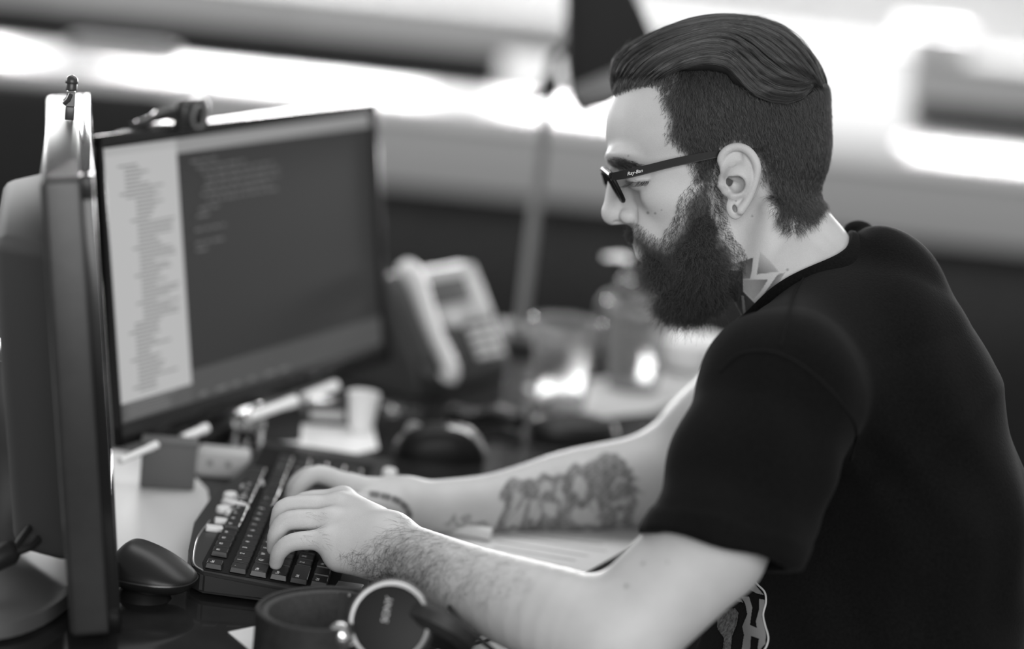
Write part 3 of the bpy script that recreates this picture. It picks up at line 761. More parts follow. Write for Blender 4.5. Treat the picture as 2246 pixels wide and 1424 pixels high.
def curly(n, seed):
    r = np.random.default_rng(seed)
    c = np.where(vis & (bv[:, 2] > -.05))[0]
    wv = np.where(bv[c, 2] > 0, 1.0, .35) * np.where((bx[c] < 1440) & (by[c] < 560), 2.5, 1); i = r.choice(c, n, p=wv / wv.sum())
    p0 = bv[i] + r.normal(0, .001, (n, 3)); nr = bn[i]; x, y = bx[i], by[i]
    chin = np.clip((y - 520) / 90, 0, 1) * np.clip((1640 - x) / 100, 0, 1)
    must = (x < 1440) & (y < 560)
    d = np.stack([np.where(must, .35, -.10 - .25 * chin + np.where(x > 1560, .35, 0)), -np.ones(n), np.where(must, .6, .05) * np.sign(p0[:, 2])], 1) + r.normal(0, .45, (n, 3))
    d += nr * (.85 - .1 * chin)[:, None]
    d /= np.linalg.norm(d, axis=1, keepdims=True)
    K = 9; u = np.linspace(0, 1, K)
    ln = (.008 + .008 * chin) * (.6 + .8 * r.random(n)) * np.where(r.random(n) < .08, 1.6, 1); ln[must] = .008
    a = np.cross(d, r.normal(0, 1, (n, 3))); a /= np.linalg.norm(a, axis=1, keepdims=True); b_ = np.cross(d, a)
    ph = r.random((n, 1)) * 6.28; fq = 6 + 7 * r.random((n, 1)); am = (.0007 + .0011 * r.random((n, 1)))
    amp = am * np.clip(u * 2, 0, 1)[None]
    return p0[:, None] + ln[:, None, None] * d[:, None] * u[None, :, None] + (amp * np.sin(fq * u[None] + ph))[..., None] * a[:, None] + (amp * np.cos(fq * u[None] + ph))[..., None] * b_[:, None]
st = curly(16500, 21)
hair('beard_strand', L2W(st.reshape(-1, 3)).reshape(st.shape), .00013, BM, beard)['kind'] = 'stuff'
# thin stubble where the beard fades into cheek and neck
cand = np.where((bd < 16) & (hv[:, 2] > .02) & ~earmask)[0]
idx = np.random.default_rng(9).choice(cand, 4200)
dr = np.stack([np.where(hx[idx] > 1570, .6, -.15), -np.ones(len(idx)), np.zeros(len(idx))], 1)
st = short(idx, dr, np.full(len(idx), .0075), .45, .0009, 7, 12)
hair('stubble_strand', L2W(st.reshape(-1, 3)).reshape(st.shape), .00010, BM, beard)['kind'] = 'stuff'
NAPE = [(1690, 430), (1800, 440), (1780, 490), (1745, 510), (1722, 500), (1700, 470)]
cand = np.where((polydist(hx, hy, NAPE) < 2) & (hv[:, 2] > -.01))[0]
idx = np.random.default_rng(10).choice(cand, 1100)
dr = np.stack([np.where(hx[idx] < 1740, -.5, .1), -np.ones(len(idx)), np.zeros(len(idx))], 1)
st = short(idx, dr, np.full(len(idx), .011), .3, .0008, 7, 13)
hair('nape_strand', L2W(st.reshape(-1, 3)).reshape(st.shape), .00011, HM, hairobj)['kind'] = 'stuff'
FRONT = [(1341, 190), (1370, 182), (1400, 172), (1450, 156), (1484, 160), (1470, 196), (1452, 214), (1436, 196), (1408, 194), (1376, 204), (1350, 214), (1343, 208)]
cand = np.where((polydist(hx, hy, FRONT) < 0) & (hv[:, 2] > -.01))[0]
idx = np.random.default_rng(31).choice(cand, 1500)
dr = np.stack([np.where(hx[idx] < 1400, .35, .6), np.ones(len(idx)), np.full(len(idx), -.15)], 1)
st = short(idx, dr, np.full(len(idx), .012), .32, .0005, 7, 33)
hair('hairline_strand', L2W(st.reshape(-1, 3)).reshape(st.shape), .00011, HM, hairobj)['kind'] = 'stuff'
# hair on the near forearm
ame = np_mesh('tmp', av, af); an = np.zeros(len(av) * 3, np.float32); ame.vertices.foreach_get('normal', an); an = an.reshape(-1, 3).astype(float); bpy.data.meshes.remove(ame)
ARM = [(740, 1215), (800, 1200), (880, 1130), (960, 1150), (1120, 1215), (1180, 1270), (1150, 1330), (1060, 1330), (980, 1310), (900, 1280), (840, 1275), (780, 1245)]
cand = np.where((polydist(ax_, ay_, ARM) < 0) & (an[:, 2] > .15))[0]
wq = np.exp(-((ax_[cand] - 850) / 130) ** 2) + .12; wq *= .3 + np.clip((ay_[cand] - 1150) / 70, 0, 1)
r3 = np.random.default_rng(15); idx = r3.choice(cand, 1700, p=wq / wq.sum())
nr = an[idx]; K = 7; u = np.linspace(0, 1, K); n = len(idx)
d = np.stack([-.5 + r3.normal(0, .6, n), -.7 + r3.normal(0, .6, n), r3.normal(0, .3, n)], 1); d -= nr * (d * nr).sum(1, keepdims=True); d /= np.linalg.norm(d, axis=1, keepdims=True)
sdv = np.cross(d, nr); ph = r3.random((n, 1)) * 6.28; ln = (.007 + .008 * r3.random(n))[:, None, None]
st = av[idx][:, None] + ln * (d[:, None] * u[None, :, None] + nr[:, None] * (.13 * np.sin(u * 2.4))[None, :, None]) + (.0013 * (np.sin(3.4 * u[None] + ph) - np.sin(ph)))[..., None] * sdv[:, None]
hair('arm_hair', L2W(st.reshape(-1, 3)).reshape(st.shape), .000065, HM, person)['kind'] = 'stuff'
FING = [(640, 1160), (700, 1150), (724, 1200), (690, 1205), (660, 1190)]
cand = np.where(((polydist(ax_, ay_, FING) < 0) | (polydist(ax_, ay_, [(660, 1120), (710, 1125), (716, 1150), (670, 1145)]) < 0)) & (an[:, 2] > .1))[0]
idx = r3.choice(cand, 120); nr = an[idx]; n = len(idx)
d = np.stack([.9 + r3.normal(0, .3, n), -.5 + r3.normal(0, .3, n), np.zeros(n)], 1); d -= nr * (d * nr).sum(1, keepdims=True); d /= np.linalg.norm(d, axis=1, keepdims=True)
st = av[idx][:, None] + (.006 + .003 * r3.random(n))[:, None, None] * (d[:, None] * u[None, :, None] + nr[:, None] * (.15 * np.sin(u * 2.4))[None, :, None])
hair('finger_hair', L2W(st.reshape(-1, 3)).reshape(st.shape), .00005, HM, person)['kind'] = 'stuff'
# ---------------------------------------------------------------- print on the front of the t-shirt
def stamp(name, poly, step, m, lift=.0009):
    xs = [p[0] for p in poly]; ys = [p[1] for p in poly]
    gx = np.arange(min(xs) - step, max(xs) + step * 2, step); gy = np.arange(min(ys) - step, max(ys) + step * 2, step)
    X, Y = np.meshgrid(gx, gy, indexing='ij'); P = drop(shirt_f, X.ravel(), Y.ravel(), lift, t0=.16, steps=60)
    cx_, cy_ = (X[:-1, :-1] + step / 2).ravel(), (Y[:-1, :-1] + step / 2).ravel(); keep = inpoly(cx_, cy_, poly)
    ny = len(gy); ii, jj = np.meshgrid(np.arange(len(gx) - 1), np.arange(ny - 1), indexing='ij'); a = (ii * ny + jj).ravel()[keep]
    F_ = np.stack([a, a + 1, a + ny + 1, a + ny], 1)
    used = np.unique(F_); mp_ = np.zeros(len(P), int); mp_[used] = np.arange(len(used))
    return obj(name, (L2W(P[used]), mp_[F_].tolist()), m, shirt)
PG = mat('grey shirt print', .20, .8); PW = mat('pale shirt print', .52, .8)
stamp('print_letter', [(1626, 1309), (1643, 1309), (1650, 1333), (1645, 1371), (1660, 1378), (1658, 1363), (1665, 1337), (1665, 1314), (1677, 1316), (1678, 1333), (1671, 1352), (1680, 1390), (1679, 1412), (1663, 1430), (1662, 1420), (1665, 1401), (1647, 1395), (1645, 1430), (1626, 1430), (1632, 1393), (1628, 1375), (1639, 1348), (1635, 1326)], 1.0, PG)
stamp('print_patch', [(1633, 1288), (1647, 1273), (1664, 1292), (1675, 1305), (1660, 1302)], 1.0, PG)
stamp('print_patch', [(1614, 1312), (1626, 1316), (1630, 1322), (1618, 1320)], 1.0, PG)
stamp('print_patch', [(1572, 1352), (1590, 1338), (1612, 1334), (1620, 1345), (1616, 1370), (1606, 1395), (1602, 1430), (1585, 1430), (1588, 1400), (1574, 1380)], 1.2, mat('mottled shirt print', .10, .8, var=.8, scale=260))
ol = spline([(1649, 1264), (1660, 1281), (1677, 1299), (1680, 1322), (1674, 1348), (1678, 1371), (1685, 1397), (1682, 1416), (1672, 1432)], 6)
op = drop(shirt_f, [p[0] for p in ol], [p[1] for p in ol], .0008, t0=.16, steps=60)
obj('print_outline', tube(L2W(op), .0009, 6), PW, shirt)
# ---------------------------------------------------------------- eyeglasses
gl = thing('eyeglasses', 'black acetate eyeglasses worn by the bearded man', 'eyeglasses', tuple(L2W(np.array([Q(1340, 390, 0)]))[0]))
GO = np.array(gl.location)
def gw(pts): return [tuple(x - GO) for x in L2W(np.array(pts))]
GB = mat('black acetate', .008, .45, spec=.15)
GE = mat('polished acetate edge', .05, .15, spec=.8)
def lensp(u, v):                       # u: 0 bridge .. 1 outer end, v: 0 top .. 1 bottom; pixels of the frame and t
    return (1324 + 17 * u + (1.0) * 36 * v - 4 * u * v, 371 + 14 * u + 66 * v - 6 * u * v, 14 + 118 * u)
RIM = [(.02, .10), (.06, .02), (.30, -.02), (.65, -.02), (.95, .0), (1.0, .10), (.98, .35), (.90, .68), (.74, .92), (.5, 1.0), (.28, .95), (.12, .75), (.04, .42)]
def blade(path, hts, th, up, nrm):     # a bar of rectangular section along a path
    V, F_ = [], []
    for p, h in zip(path, hts):
        for a, c in ((-1, -1), (1, -1), (1, 1), (-1, 1)): V.append(np.array(p) + np.array(up) * h * .5 * c + np.array(nrm) * th * .5 * a)
    n = len(path)
    for i in range(n - 1):
        for k in range(4): F_.append((i * 4 + k, i * 4 + (k + 1) % 4, (i + 1) * 4 + (k + 1) % 4, (i + 1) * 4 + k))
    F_ += [(3, 2, 1, 0), (n * 4 - 4, n * 4 - 3, n * 4 - 2, n * 4 - 1)]
    return V, F_
for sgn, lab in ((1, 'near'), (-1, 'far')):
    loop = []
    for u, v in spline(RIM + [RIM[0]], 4)[:-1]:
        a, b_, t = lensp(u, v); q = Q(a, b_, t).astype(float); q[2] *= sgn; loop.append(q)
    fr = obj('front_rim', tube(gw(loop + [loop[0], loop[1]]), .0021, 8, caps=False), GB, gl)
    c = np.mean(loop, 0)
    obj('lens', (gw(loop + [c]), [(i, (i + 1) % len(loop), len(loop)) for i in range(len(loop))]), mat('dark tinted lens', .03, .05, spec=.6, alpha=.86), gl)
    TP = [(1341, 388, 132), (1376, 381.5, 139), (1420, 371, 144), (1480, 356, 148), (1540, 344, 150), (1580, 337, 148), (1640, 331, 140), (1690, 331, 132)]
    path = []
    for p in TP:
        q = Q(*p).astype(float); q[2] *= sgn; path.append(q)
    path = spline(path, 4); hts = np.interp(np.linspace(0, 1, len(path)), [0, .15, .5, .75, 1], [17, 20, 18, 13, 10]) * S_
    te = obj('temple', (lambda m: (gw(m[0]), m[1]))(blade(path, hts, .0032, (0.17, 1, 0), (0, 0, 1))), GB, gl, sharp=40)
    edge = [p + np.array([0.17, 1, 0]) * h * .5 * -1 + np.array([0, 0, .0014 * sgn]) for p, h in zip(path, hts)]
    obj('polished_edge', tube(gw(edge[4:]), .0004, 5), GE, te)
br = [Q(*lensp(.04, .16)).astype(float), Q(1324, 380, 8).astype(float), Q(1322, 378, 0).astype(float)]
br = br + [np.array([q[0], q[1], -q[2]]) for q in br[:2][::-1]]
obj('bridge', tube(gw(spline(br, 3)), .0022, 8), GB, gl)
# top bar seen from above, running away across the face
bar = [Q(*lensp(u, 0)).astype(float) for u in (1, .5, .05)]; bar = bar + [np.array([q[0], q[1], -q[2]]) for q in bar[::-1]]
obj('brow_bar', tube(gw(spline(bar, 4)), .0030, 8), GB, gl)
# white script on the near temple
tx = text_mesh('Ray-Ban', .0046, .00015, .35)
q0 = Q(1392, 378.5, 141.3).astype(float) + np.array([0, 0, .0022]); ang = math.radians(13)
obj('lettering', (gw([q0 + np.array([v[0] * math.cos(ang) - v[1] * math.sin(ang), v[0] * math.sin(ang) + v[1] * math.cos(ang), v[2] + v[0] * .13]) for v in tx[0]]), tx[1]), mat('white print', .8, .5), gl, smooth=False)
# ================================================================ the desk and what stands on it
desk = thing('desk', 'black desk top carrying keyboard, monitors and clutter', 'desk', (-.35, 2.6, 0))
dl = lambda x, y: (x + .35, y - 2.6)
obj('desk_top', prism([dl(-1.15, 1.75), dl(.10, 1.75), dl(.17, 2.45), dl(.175, 2.72), dl(.24, 2.85), dl(.55, 2.9), dl(.55, 3.50), dl(-1.15, 3.50)], DESK - .03, DESK, .003, 1), mat('black desk laminate', .018, .08, spec=.2, var=.2, scale=30), desk, sharp=30)
for x, y in ((-1.08, 1.82), (.04, 1.82), (-1.08, 3.42), (.48, 3.42)):
    obj('leg', box((x + .35, y - 2.6, (DESK - .03) / 2), (.05, .05, DESK - .03), .004), mat('dark metal', .06, .4, metal=.6), desk)

def vec(p): return np.array(p, float)
def monitor(label, top_left, wdir, th, h, wd, tk, bez, mats, inset=0.0):
    """top_left: front top corner at the left end as one faces the screen"""
    wv = np.array([wdir[0], wdir[1], 0.0]); wv /= np.linalg.norm(wv); nv = np.array([wv[1], -wv[0], 0.0])
    d = nv * math.sin(th) - np.array([0, 0, 1]) * math.cos(th)
    bot = vec(top_left) + wv * wd / 2 + d * h
    base = np.array([bot[0] - nv[0] * .02, bot[1] - nv[1] * .02, DESK])
    rz = math.atan2(wv[1], wv[0])
    e = thing('monitor', label, 'monitor', tuple(base), (0, 0, rz))
    inv = Matrix.Rotation(-rz, 4, 'Z'); lb = inv @ Vector(bot - base)
    M = TR(tuple(lb), (-th, 0, 0))         # panel frame: x along width, -y to the viewer of the screen, z up from the bottom edge
    bl, br_, bt, bb = bez
    obj('back_shell', xf(box((inset / 2, tk / 2 + .004, h / 2), (wd - inset, tk - .008, h), .006, 3), M), mats[0], e)
    fr = join(box((0, .006, bb / 2), (wd, .012, bb), .0025), box((0, .006, h - bt / 2), (wd, .012, bt), .0025),
              box((-wd / 2 + bl / 2, .006, h / 2), (bl, .012, h), .0025), box((wd / 2 - br_ / 2, .006, h / 2), (br_, .012, h), .0025))
    obj('bezel', xf(fr, M), mats[1], e)
    sw, sh = wd - bl - br_, h - bt - bb
    scr = obj('screen', xf(box((-wd / 2 + bl + sw / 2, .0085, bb + sh / 2), (sw, .005, sh)), M), mats[2], e, smooth=False)
    def patch(u0, v0, u1, v1, dy=.0055):
        return xf(box((-wd / 2 + bl + sw * (u0 + u1) / 2, dy, bb + sh * (1 - (v0 + v1) / 2)), (sw * (u1 - u0), .0004, sh * (v1 - v0))), M)
    return e, M, scr, patch
MB_ = mat('black monitor plastic', .035, .28, spec=.5, var=.1, scale=40)
MG = mat('grey monitor plastic', .025, .36, spec=.6, var=.08, scale=60, bump=.1)
GLS = mat('gloss black bezel', .012, .18, spec=.5)
def glow(name, v): return mat(name, .006, .4, emit=v, spec=.15)
# --- near monitor, seen edge-on
wv = np.array([-.103, .513]); wv /= np.linalg.norm(wv)
nm, MN, scrN, patchN = monitor('dark grey monitor seen edge-on at the left, its screen turned away', (-.357, 1.974, 1.153), wv, math.radians(7.2), .402, .524, .044, (.022, .022, .022, .026), (MG, GLS, glow('near screen', .25)))
bulge = prism([(-.21, .0), (.21, .0), (.15, .055), (-.15, .055)], .0, .29, .014, 3)
obj('back_bulge', xf(bulge, MN @ TR((0, .036, .045))), mat('matt grey shell', .035, .65, spec=.3), nm)
obj('stand_neck', xf(prism([(-.055, .05), (.055, .05), (.045, .10), (-.045, .10)], .0, .20, .008, 2), TR((0, .02, .0))), MB_, nm)
obj('stand_base', xf(lathe([(0, 0), (.118, 0), (.124, .004), (.124, .018), (.119, .022), (0, .022)], 64), TR((0, .105, 0), (0, 0, 0), (2.12, .84, 1))), mat('brushed silver base', .26, .35, metal=.75), nm)
# --- far monitor with code on screen
wf = np.array([.42, .90]); wf /= np.linalg.norm(wf)
trf = onz(828, 222, 1.11)
fm, MF, scrF, patchF = monitor('black monitor with dark code editor on its screen', tuple(trf - np.array([wf[0], wf[1], 0]) * .588), wf, math.radians(9.5), .330, .588, .036, (.006, .013, .014, .024), (MB_, GLS, glow('editor background', .029)), .07)
obj('side_panel', patchF(0, .03, .245, .93), glow('editor side panel', .46), fm, smooth=False)
obj('tab_bar', patchF(.245, .0, 1, .055), glow('editor tab bar', .28), fm, smooth=False)
obj('title_strip', patchF(0, .0, .245, .03), glow('editor title strip', .40), fm, smooth=False)
obj('console_panel', patchF(0, .93, .245, 1.0), glow('editor console', .09), fm, smooth=False)
obj('status_panel', patchF(.245, .88, 1, 1.0), glow('editor status', .075), fm, smooth=False)
r_ = random.Random(4)
rows = []
for i in range(58):
    v = .07 + i * .0145; u = .05 + (.03 if 8 < i < 40 else 0) + (.02 if i % 7 else 0)
    rows.append(patchF(u, v, u + .04 + .09 * r_.random(), v + .006, .0051))
SC_file = obj('file_list', join(*rows), glow('file list text', .20), fm, smooth=False)
rows = []
for i, (u, n) in enumerate([(.29, 3), (.31, 5), (.33, 9), (.34, 12), (.33, 10), (.32, 8), (.34, 11), (.31, 2), (.30, 1), (.29, 0), (.29, 4), (.31, 0), (.29, 3), (.29, 1)]):
    x = u
    for k in range(n):
        w_ = .012 + .03 * r_.random()
        if x + w_ < .62: rows.append(patchF(x, .09 + i * .026, x + w_, .098 + i * .026, .0051))
        x += w_ + .008
SC_code = obj('code_text', join(*rows), glow('code text', .13), fm, smooth=False)
rows = [patchF(.02 + .012 * (i % 2), .935 + .012 * i, .15 + .08 * r_.random(), .940 + .012 * i, .0051) for i in range(5)] + [patchF(.27 + .06 * i, .975, .29 + .06 * i + .02 * r_.random(), .985, .0051) for i in range(6)]
SC_cons = obj('console_text', join(*rows), glow('console text', .17), fm, smooth=False)
for o_ in (SC_cons, SC_file, SC_code): o_['kind'] = 'stuff'
obj('stand_neck', box((0, .06, .09), (.09, .03, .18), .006), MB_, fm)
obj('stand_base', xf(prism([(-.085, -.02), (.085, -.02), (.085, .11), (-.085, .11)], 0, .014, .005, 2), TR((0, .03, 0))), MB_, fm)
# --- webcam clipped to the far monitor
wc0 = vec(trf) - np.array([wf[0], wf[1], 0]) * .432 + np.array([0, 0, .004])
wc = thing('webcam', 'black webcam clipped on the top edge of the code monitor', 'webcam', tuple(wc0), (0, 0, math.atan2(wf[1], wf[0])))
CAMB = mat('webcam plastic', .02, .3, spec=.5)
obj('body', xf(box((0, -.008, .010), (.050, .020, .034), .008, 3), TR()), CAMB, wc)
obj('rim', xf(lathe([(.0115, 0), (.0135, 0), (.0135, .003), (.0115, .003)], 28, closed=True), TR((-.002, -.018, .009), (math.pi / 2, 0, 0))), mat('webcam rim', .2, .3), wc)
obj('lens', xf(lathe([(0, .002), (.006, .0015), (.0108, 0)], 24), TR((-.002, -.018, .009), (math.pi / 2, 0, 0))), mat('webcam lens', .01, .05), wc)
obj('arm', tube(spline([(-.026, .0, .012), (-.045, .006, .008), (-.066, .012, .001), (-.085, .014, -.001)], 5), [.007] * 6 + [.005] * 6 + [.004] * 4, 8), CAMB, wc)
obj('clip', box((-.03, .018, -.008), (.06, .028, .012), .003), CAMB, wc)

# --- small toy on the near monitor: a plain block figure
ty0 = np.array([-.357, 1.974, 1.153]) + np.array([wv[0], wv[1], 0]) * .335 - np.array([wv[1], -wv[0], 0]) * .020 + np.array([0, 0, -.0018])
ty = thing('toy_figure', 'tiny dark toy figure standing on top of the near monitor', 'toy', tuple(ty0), (0, 0, math.radians(190)))
TB = mat('dark toy plastic', .035, .3, spec=.5)
for s in (-1, 1): obj('leg', box((0, s * .004, .0065), (.0085, .0072, .013), .001), TB, ty)
obj('torso', prism([(-.0045, -.008), (.0045, -.008), (.0045, .008), (-.0045, .008)], .013, .0275, .0008, 1, top=.86), mat('grey toy plastic', .09, .3), ty)
for s in (-1, 1): obj('arm', tube([(0, s * .0085, .0255), (.002, s * .0098, .020), (.006, s * .0092, .0155)], [.0022, .0024, .002], 8), TB, ty)
obj('head', xf(lathe([(0, 0), (.0045, 0), (.0055, .001), (.0055, .008), (.0045, .0095), (0, .0098)], 18), TR((0, 0, .0278))), TB, ty)
obj('cap', xf(lathe([(.0058, 0), (.0062, .0012), (.0055, .005), (.003, .0075), (0, .0085)], 18), TR((0, 0, .0345))), TB, ty)

# --- telephone
pw = np.array([.55, .83]); pw /= np.linalg.norm(pw)
pc = (onz(960, 900) + onz(1140, 850)) / 2 - np.array([pw[1], -pw[0], 0]) * .055
ph = thing('desk_phone', 'grey office telephone behind the mouse with upright handset', 'telephone', (pc[0] - .026, pc[1] + .050, DESK), (0, 0, math.atan2(pw[1], pw[0])))
ph.scale = (1.12, 1.12, 1.06)
PD = mat('dark phone plastic', .05, .35, spec=.5); PL = mat('light phone plastic', .42, .4, spec=.5); PK = mat('phone key', .55, .4)
side = [(-.055, 0), (.075, 0), (.075, .045), (.030, .134), (.012, .134), (-.055, .026)]
def wedge(x0, x1, pr): return xf(prism([(a, b_) for a, b_ in pr], x0, x1, .003, 2), Matrix(((0, 0, 1, 0), (1, 0, 0, 0), (0, 1, 0, 0), (0, 0, 0, 1))))
obj('body', wedge(-.095, .085, side), PD, ph)
ang = math.atan2(.134 - .026, .012 + .055)             # slope of the face
FM = TR((0, -.055, .026), (ang, 0, 0), (1, .92, 1))                 # face frame: x across, y up the slope, z out of the face
obj('face_plate', xf(box((.018, .100, .002), (.132, .080, .007), .004), FM), PL, ph)
obj('display', xf(box((.012, .106, .0062), (.078, .034, .002), .0008), FM), mat('phone display', .10, .2), ph)
obj('key_bed', xf(box((.022, .034, .0005), (.122, .062, .004), .002), FM), mat('phone key bed', .03, .4), ph)
for i in range(4):
    for j in range(3): obj('key', xf(box((.030 + j * .019, .012 + i * .0125, .0035), (.0155, .0085, .004), .001, 1), FM), PK, ph)
for i in range(4): obj('key', xf(box((-.018, .012 + i * .0125, .0035), (.018, .0075, .004), .001, 1), FM), mat('dark phone key', .08, .4), ph)
obj('dial_pad', xf(lathe([(0, .004), (.011, .004), (.012, .002), (.012, 0)], 20), FM @ TR((.005, .068, .002))), PK, ph)
hs = obj('handset', xf(tube(spline([(-.072, -.012, .020), (-.072, .0, .030), (-.072, .06, .027), (-.072, .12, .030), (-.072, .150, .022)], 4), [.010, .013, .012, .0115, .011, .0105, .010, .010, .010, .0105, .011, .0115, .012, .013, .013, .012, .008], 12), FM), mat('handset plastic', .62, .25, spec=.7), ph)
obj('receiver_cup', xf(lathe([(0, 0), (.021, 0), (.022, .006), (.019, .012), (0, .012)], 22), FM @ TR((-.072, .004, .006))), PD, ph)
# coiled cord
cpath = spline([onz(985, 928), onz(1040, 940), onz(1090, 935), onz(1140, 948)], 26)
hel = []
for i, p in enumerate(cpath):
    for k in range(3):
        a = (i * 3 + k) * .62; hel.append((p[0] + .0095 * math.cos(a) * .5, p[1] + .0095 * math.cos(a), DESK + .0128 + .0095 * math.sin(a)))
tag(obj('phone_cord', tube(hel, .0030, 6), mat('cord rubber', .012, .35, spec=.5)), 'black coiled telephone cord lying in front of the telephone', 'cord')
tag(obj('cable_pouch', xf(lathe([(0, 0), (.05, 0), (.058, .008), (.052, .020), (.030, .027), (0, .029)], 26), TR(tuple(onz(1255, 958)), (0, 0, .3), (1.0, .55, 1))), mat('black pouch', .012, .45)), 'small rounded black pouch lying beside the telephone', 'pouch')

# --- mouse
def mouse_shape(lx, ly, h, dome=.55, n=26, m=40):
    V, F_ = [], []
    for j in range(n + 1):
        a = math.pi / 2 * j / n
        for i in range(m):
            b_ = 2 * math.pi * i / m; c, s = math.cos(b_), math.sin(b_)
            e = lambda v, p: math.copysign(abs(v) ** p, v)
            r = max(math.cos(a), 0.0) ** .55
            x = e(c, .8) * lx / 2 * r; y = e(s, .8) * ly / 2 * r * (1 - .12 * math.cos(b_))
            z = h * math.sin(a) ** .9 * (1 + .25 * (x / lx) - .5 * (x / lx) ** 2)
            V.append((x, y, z))
    for j in range(n):
        for i in range(m): F_.append((j * m + i, j * m + (i + 1) % m, (j + 1) * m + (i + 1) % m, (j + 1) * m + i))
    F_.append(tuple(range(m))[::-1]); F_.append(tuple(n * m + i for i in range(m)))
    return V, F_
mp = onz(962, 1003)
mo = thing('computer_mouse', 'black computer mouse lying between the telephone and the tattooed arm', 'computer mouse', tuple(mp), (0, 0, math.radians(4)))
obj('shell', mouse_shape(.108, .062, .040), mat('black mouse plastic', .008, .42, spec=.22), mo)
obj('back_strip', tube(spline([(.004, -.012, .0395), (.022, -.013, .0380), (.038, -.014, .031), (.049, -.014, .019), (.0535, -.013, .008)], 5), [.0015] + [.0035] * 19 + [.0015], 8), mat('silver trim', .5, .25, metal=.8), mo)
obj('wheel', xf(lathe([(0, -.003), (.009, -.003), (.010, 0), (.009, .003), (0, .003)], 20), TR((-.032, 0, .030), (math.pi / 2, 0, 0))), mat('grey wheel', .3, .4), mo)
# --- glossy black device by the near monitor
def wedge_shell(lx, ly, h, n=22, m=48):
    V, F_ = [], []
    for j in range(n + 1):
        a = math.pi / 2 * j / n; r = max(math.cos(a), 0.0) ** .75
        for i in range(m):
            b_ = 2 * math.pi * i / m; c, s = math.cos(b_), math.sin(b_)
            e = lambda v, p: math.copysign(abs(v) ** p, v)
            x = e(c, .8) * lx / 2 * r - (1 - r) * .014; y = e(s, .8) * ly / 2 * r * (1 - .12 * c)
            V.append((x, y, h * (math.sin(a) * .72 + .28 * math.sin(a) ** 3) * (.42 + .58 * min(1, max(0, (.5 - x / lx) * 1.25)) ** .8)))
    for j in range(n):
        for i in range(m): F_.append((j * m + i, j * m + (i + 1) % m, (j + 1) * m + (i + 1) % m, (j + 1) * m + i))
    F_.append(tuple(range(m))[::-1]); F_.append(tuple(n * m + i for i in range(m)))
    return V, F_
dp = onz(312, 1352)
dv = thing('pointing_device', 'glossy black rounded pointing device beside the near monitor', 'computer mouse', (-.305, 2.128, DESK), (0, 0, math.radians(-12)))
GBK = mat('satin black shell', .010, .36, spec=.35, bump=.05, scale=500)
obj('foot', xf(lathe([(0, 0), (.026, 0), (.023, .004), (.018, .010), (0, .010)], 26), TR((-.008, 0, 0))), GBK, dv)
obj('lower_shell', xf(mouse_shape(.080, .070, .015), TR((0, 0, .023), (math.pi, 0, 0), (1, 1, .9))), GBK, dv)
obj('upper_shell', xf(wedge_shell(.081, .071, .030), TR((0, 0, .0235))), GBK, dv)
obj('seam_ring', tube([(.0405 * math.copysign(abs(math.cos(a)) ** .8, math.cos(a)), .0357 * math.copysign(abs(math.sin(a)) ** .8, math.sin(a)) * (1 - .12 * math.cos(a)), .0233) for a in np.linspace(0, 2 * math.pi, 48)], .0004, 5), mat('dark silver seam', .12, .3, metal=.7), dv)

# --- keyboard
KX0, KY0 = -.251, 2.150                 # function-row side and near end
kb = thing('keyboard', 'black multimedia keyboard with white media buttons under his hands', 'keyboard', (-.19, 2.40, DESK))
KO = np.array([-.19, 2.40])
def kz(x): return .0150 + .0105 * np.clip((-.12 - x) / .15, 0, 1)      # deck height above the desk
outl = [(-.106, 2.142), (-.18, 2.138), (-.262, 2.142), (-.276, 2.156), (-.284, 2.20), (-.292, 2.29), (-.288, 2.39), (-.272, 2.48), (-.262, 2.56), (-.266, 2.63), (-.118, 2.64), (-.112, 2.55), (-.110, 2.39), (-.112, 2.24)]
def kdeck(poly, z0, z1, dz=0.0, bev=.003):
    m = prism([(x - KO[0], y - KO[1]) for x, y in poly], 0, 1, 0)
    V = [(v[0], v[1], z0 if v[2] < .5 else float(kz(v[0] + KO[0])) + dz) for v in m[0]]
    bm = bmesh.new(); vs = [bm.verts.new(v) for v in V]
    for f in m[1]: bm.faces.new([vs[i] for i in f])
    bmesh.ops.bevel(bm, geom=bm.edges[:], offset=bev, segments=2, affect='EDGES')
    return bm_out(bm)
obj('case', kdeck(outl, .004, 0), mat('keyboard case', .028, .45, spec=.3), kb)
for x, y in ((-.26, 2.18), (-.12, 2.17), (-.25, 2.6), (-.12, 2.6)): obj('foot', box((x - KO[0], y - KO[1], .003), (.02, .02, .006), .001), mat('rubber foot', .02, .8), kb)
obj('key_well', kdeck([(-.136, 2.149), (-.262, 2.149), (-.266, 2.17), (-.262, 2.60), (-.136, 2.60)], .01, .0006, .0006, .0004), mat('key well', .01, .6, spec=.1), kb)
obj('silver_trim', tube([(x - KO[0], y - KO[1], float(kz(x)) + .0005) for x, y in spline([(-.262, 2.146), (-.272, 2.16), (-.278, 2.20), (-.281, 2.25), (-.278, 2.30)], 5)], .0009, 6), mat('silver trim', .5, .25, metal=.8), kb)
KM = mat('black key', .018, .33, spec=.4); KP = .01905
kcache = {}
def keymesh(wu):
    if wu not in kcache:
        kcache[wu] = mesh('key', prism([(-.0082, -.0082 * 1 - (wu - 1) * KP / 2), (.0082, -.0082 - (wu - 1) * KP / 2), (.0082, .0082 + (wu - 1) * KP / 2), (-.0082, .0082 + (wu - 1) * KP / 2)], 0, .0056, .0007, 1, top=.86 if wu < 2 else .94), True, 30)
        kcache[wu].materials.append(KM)
    return kcache[wu]
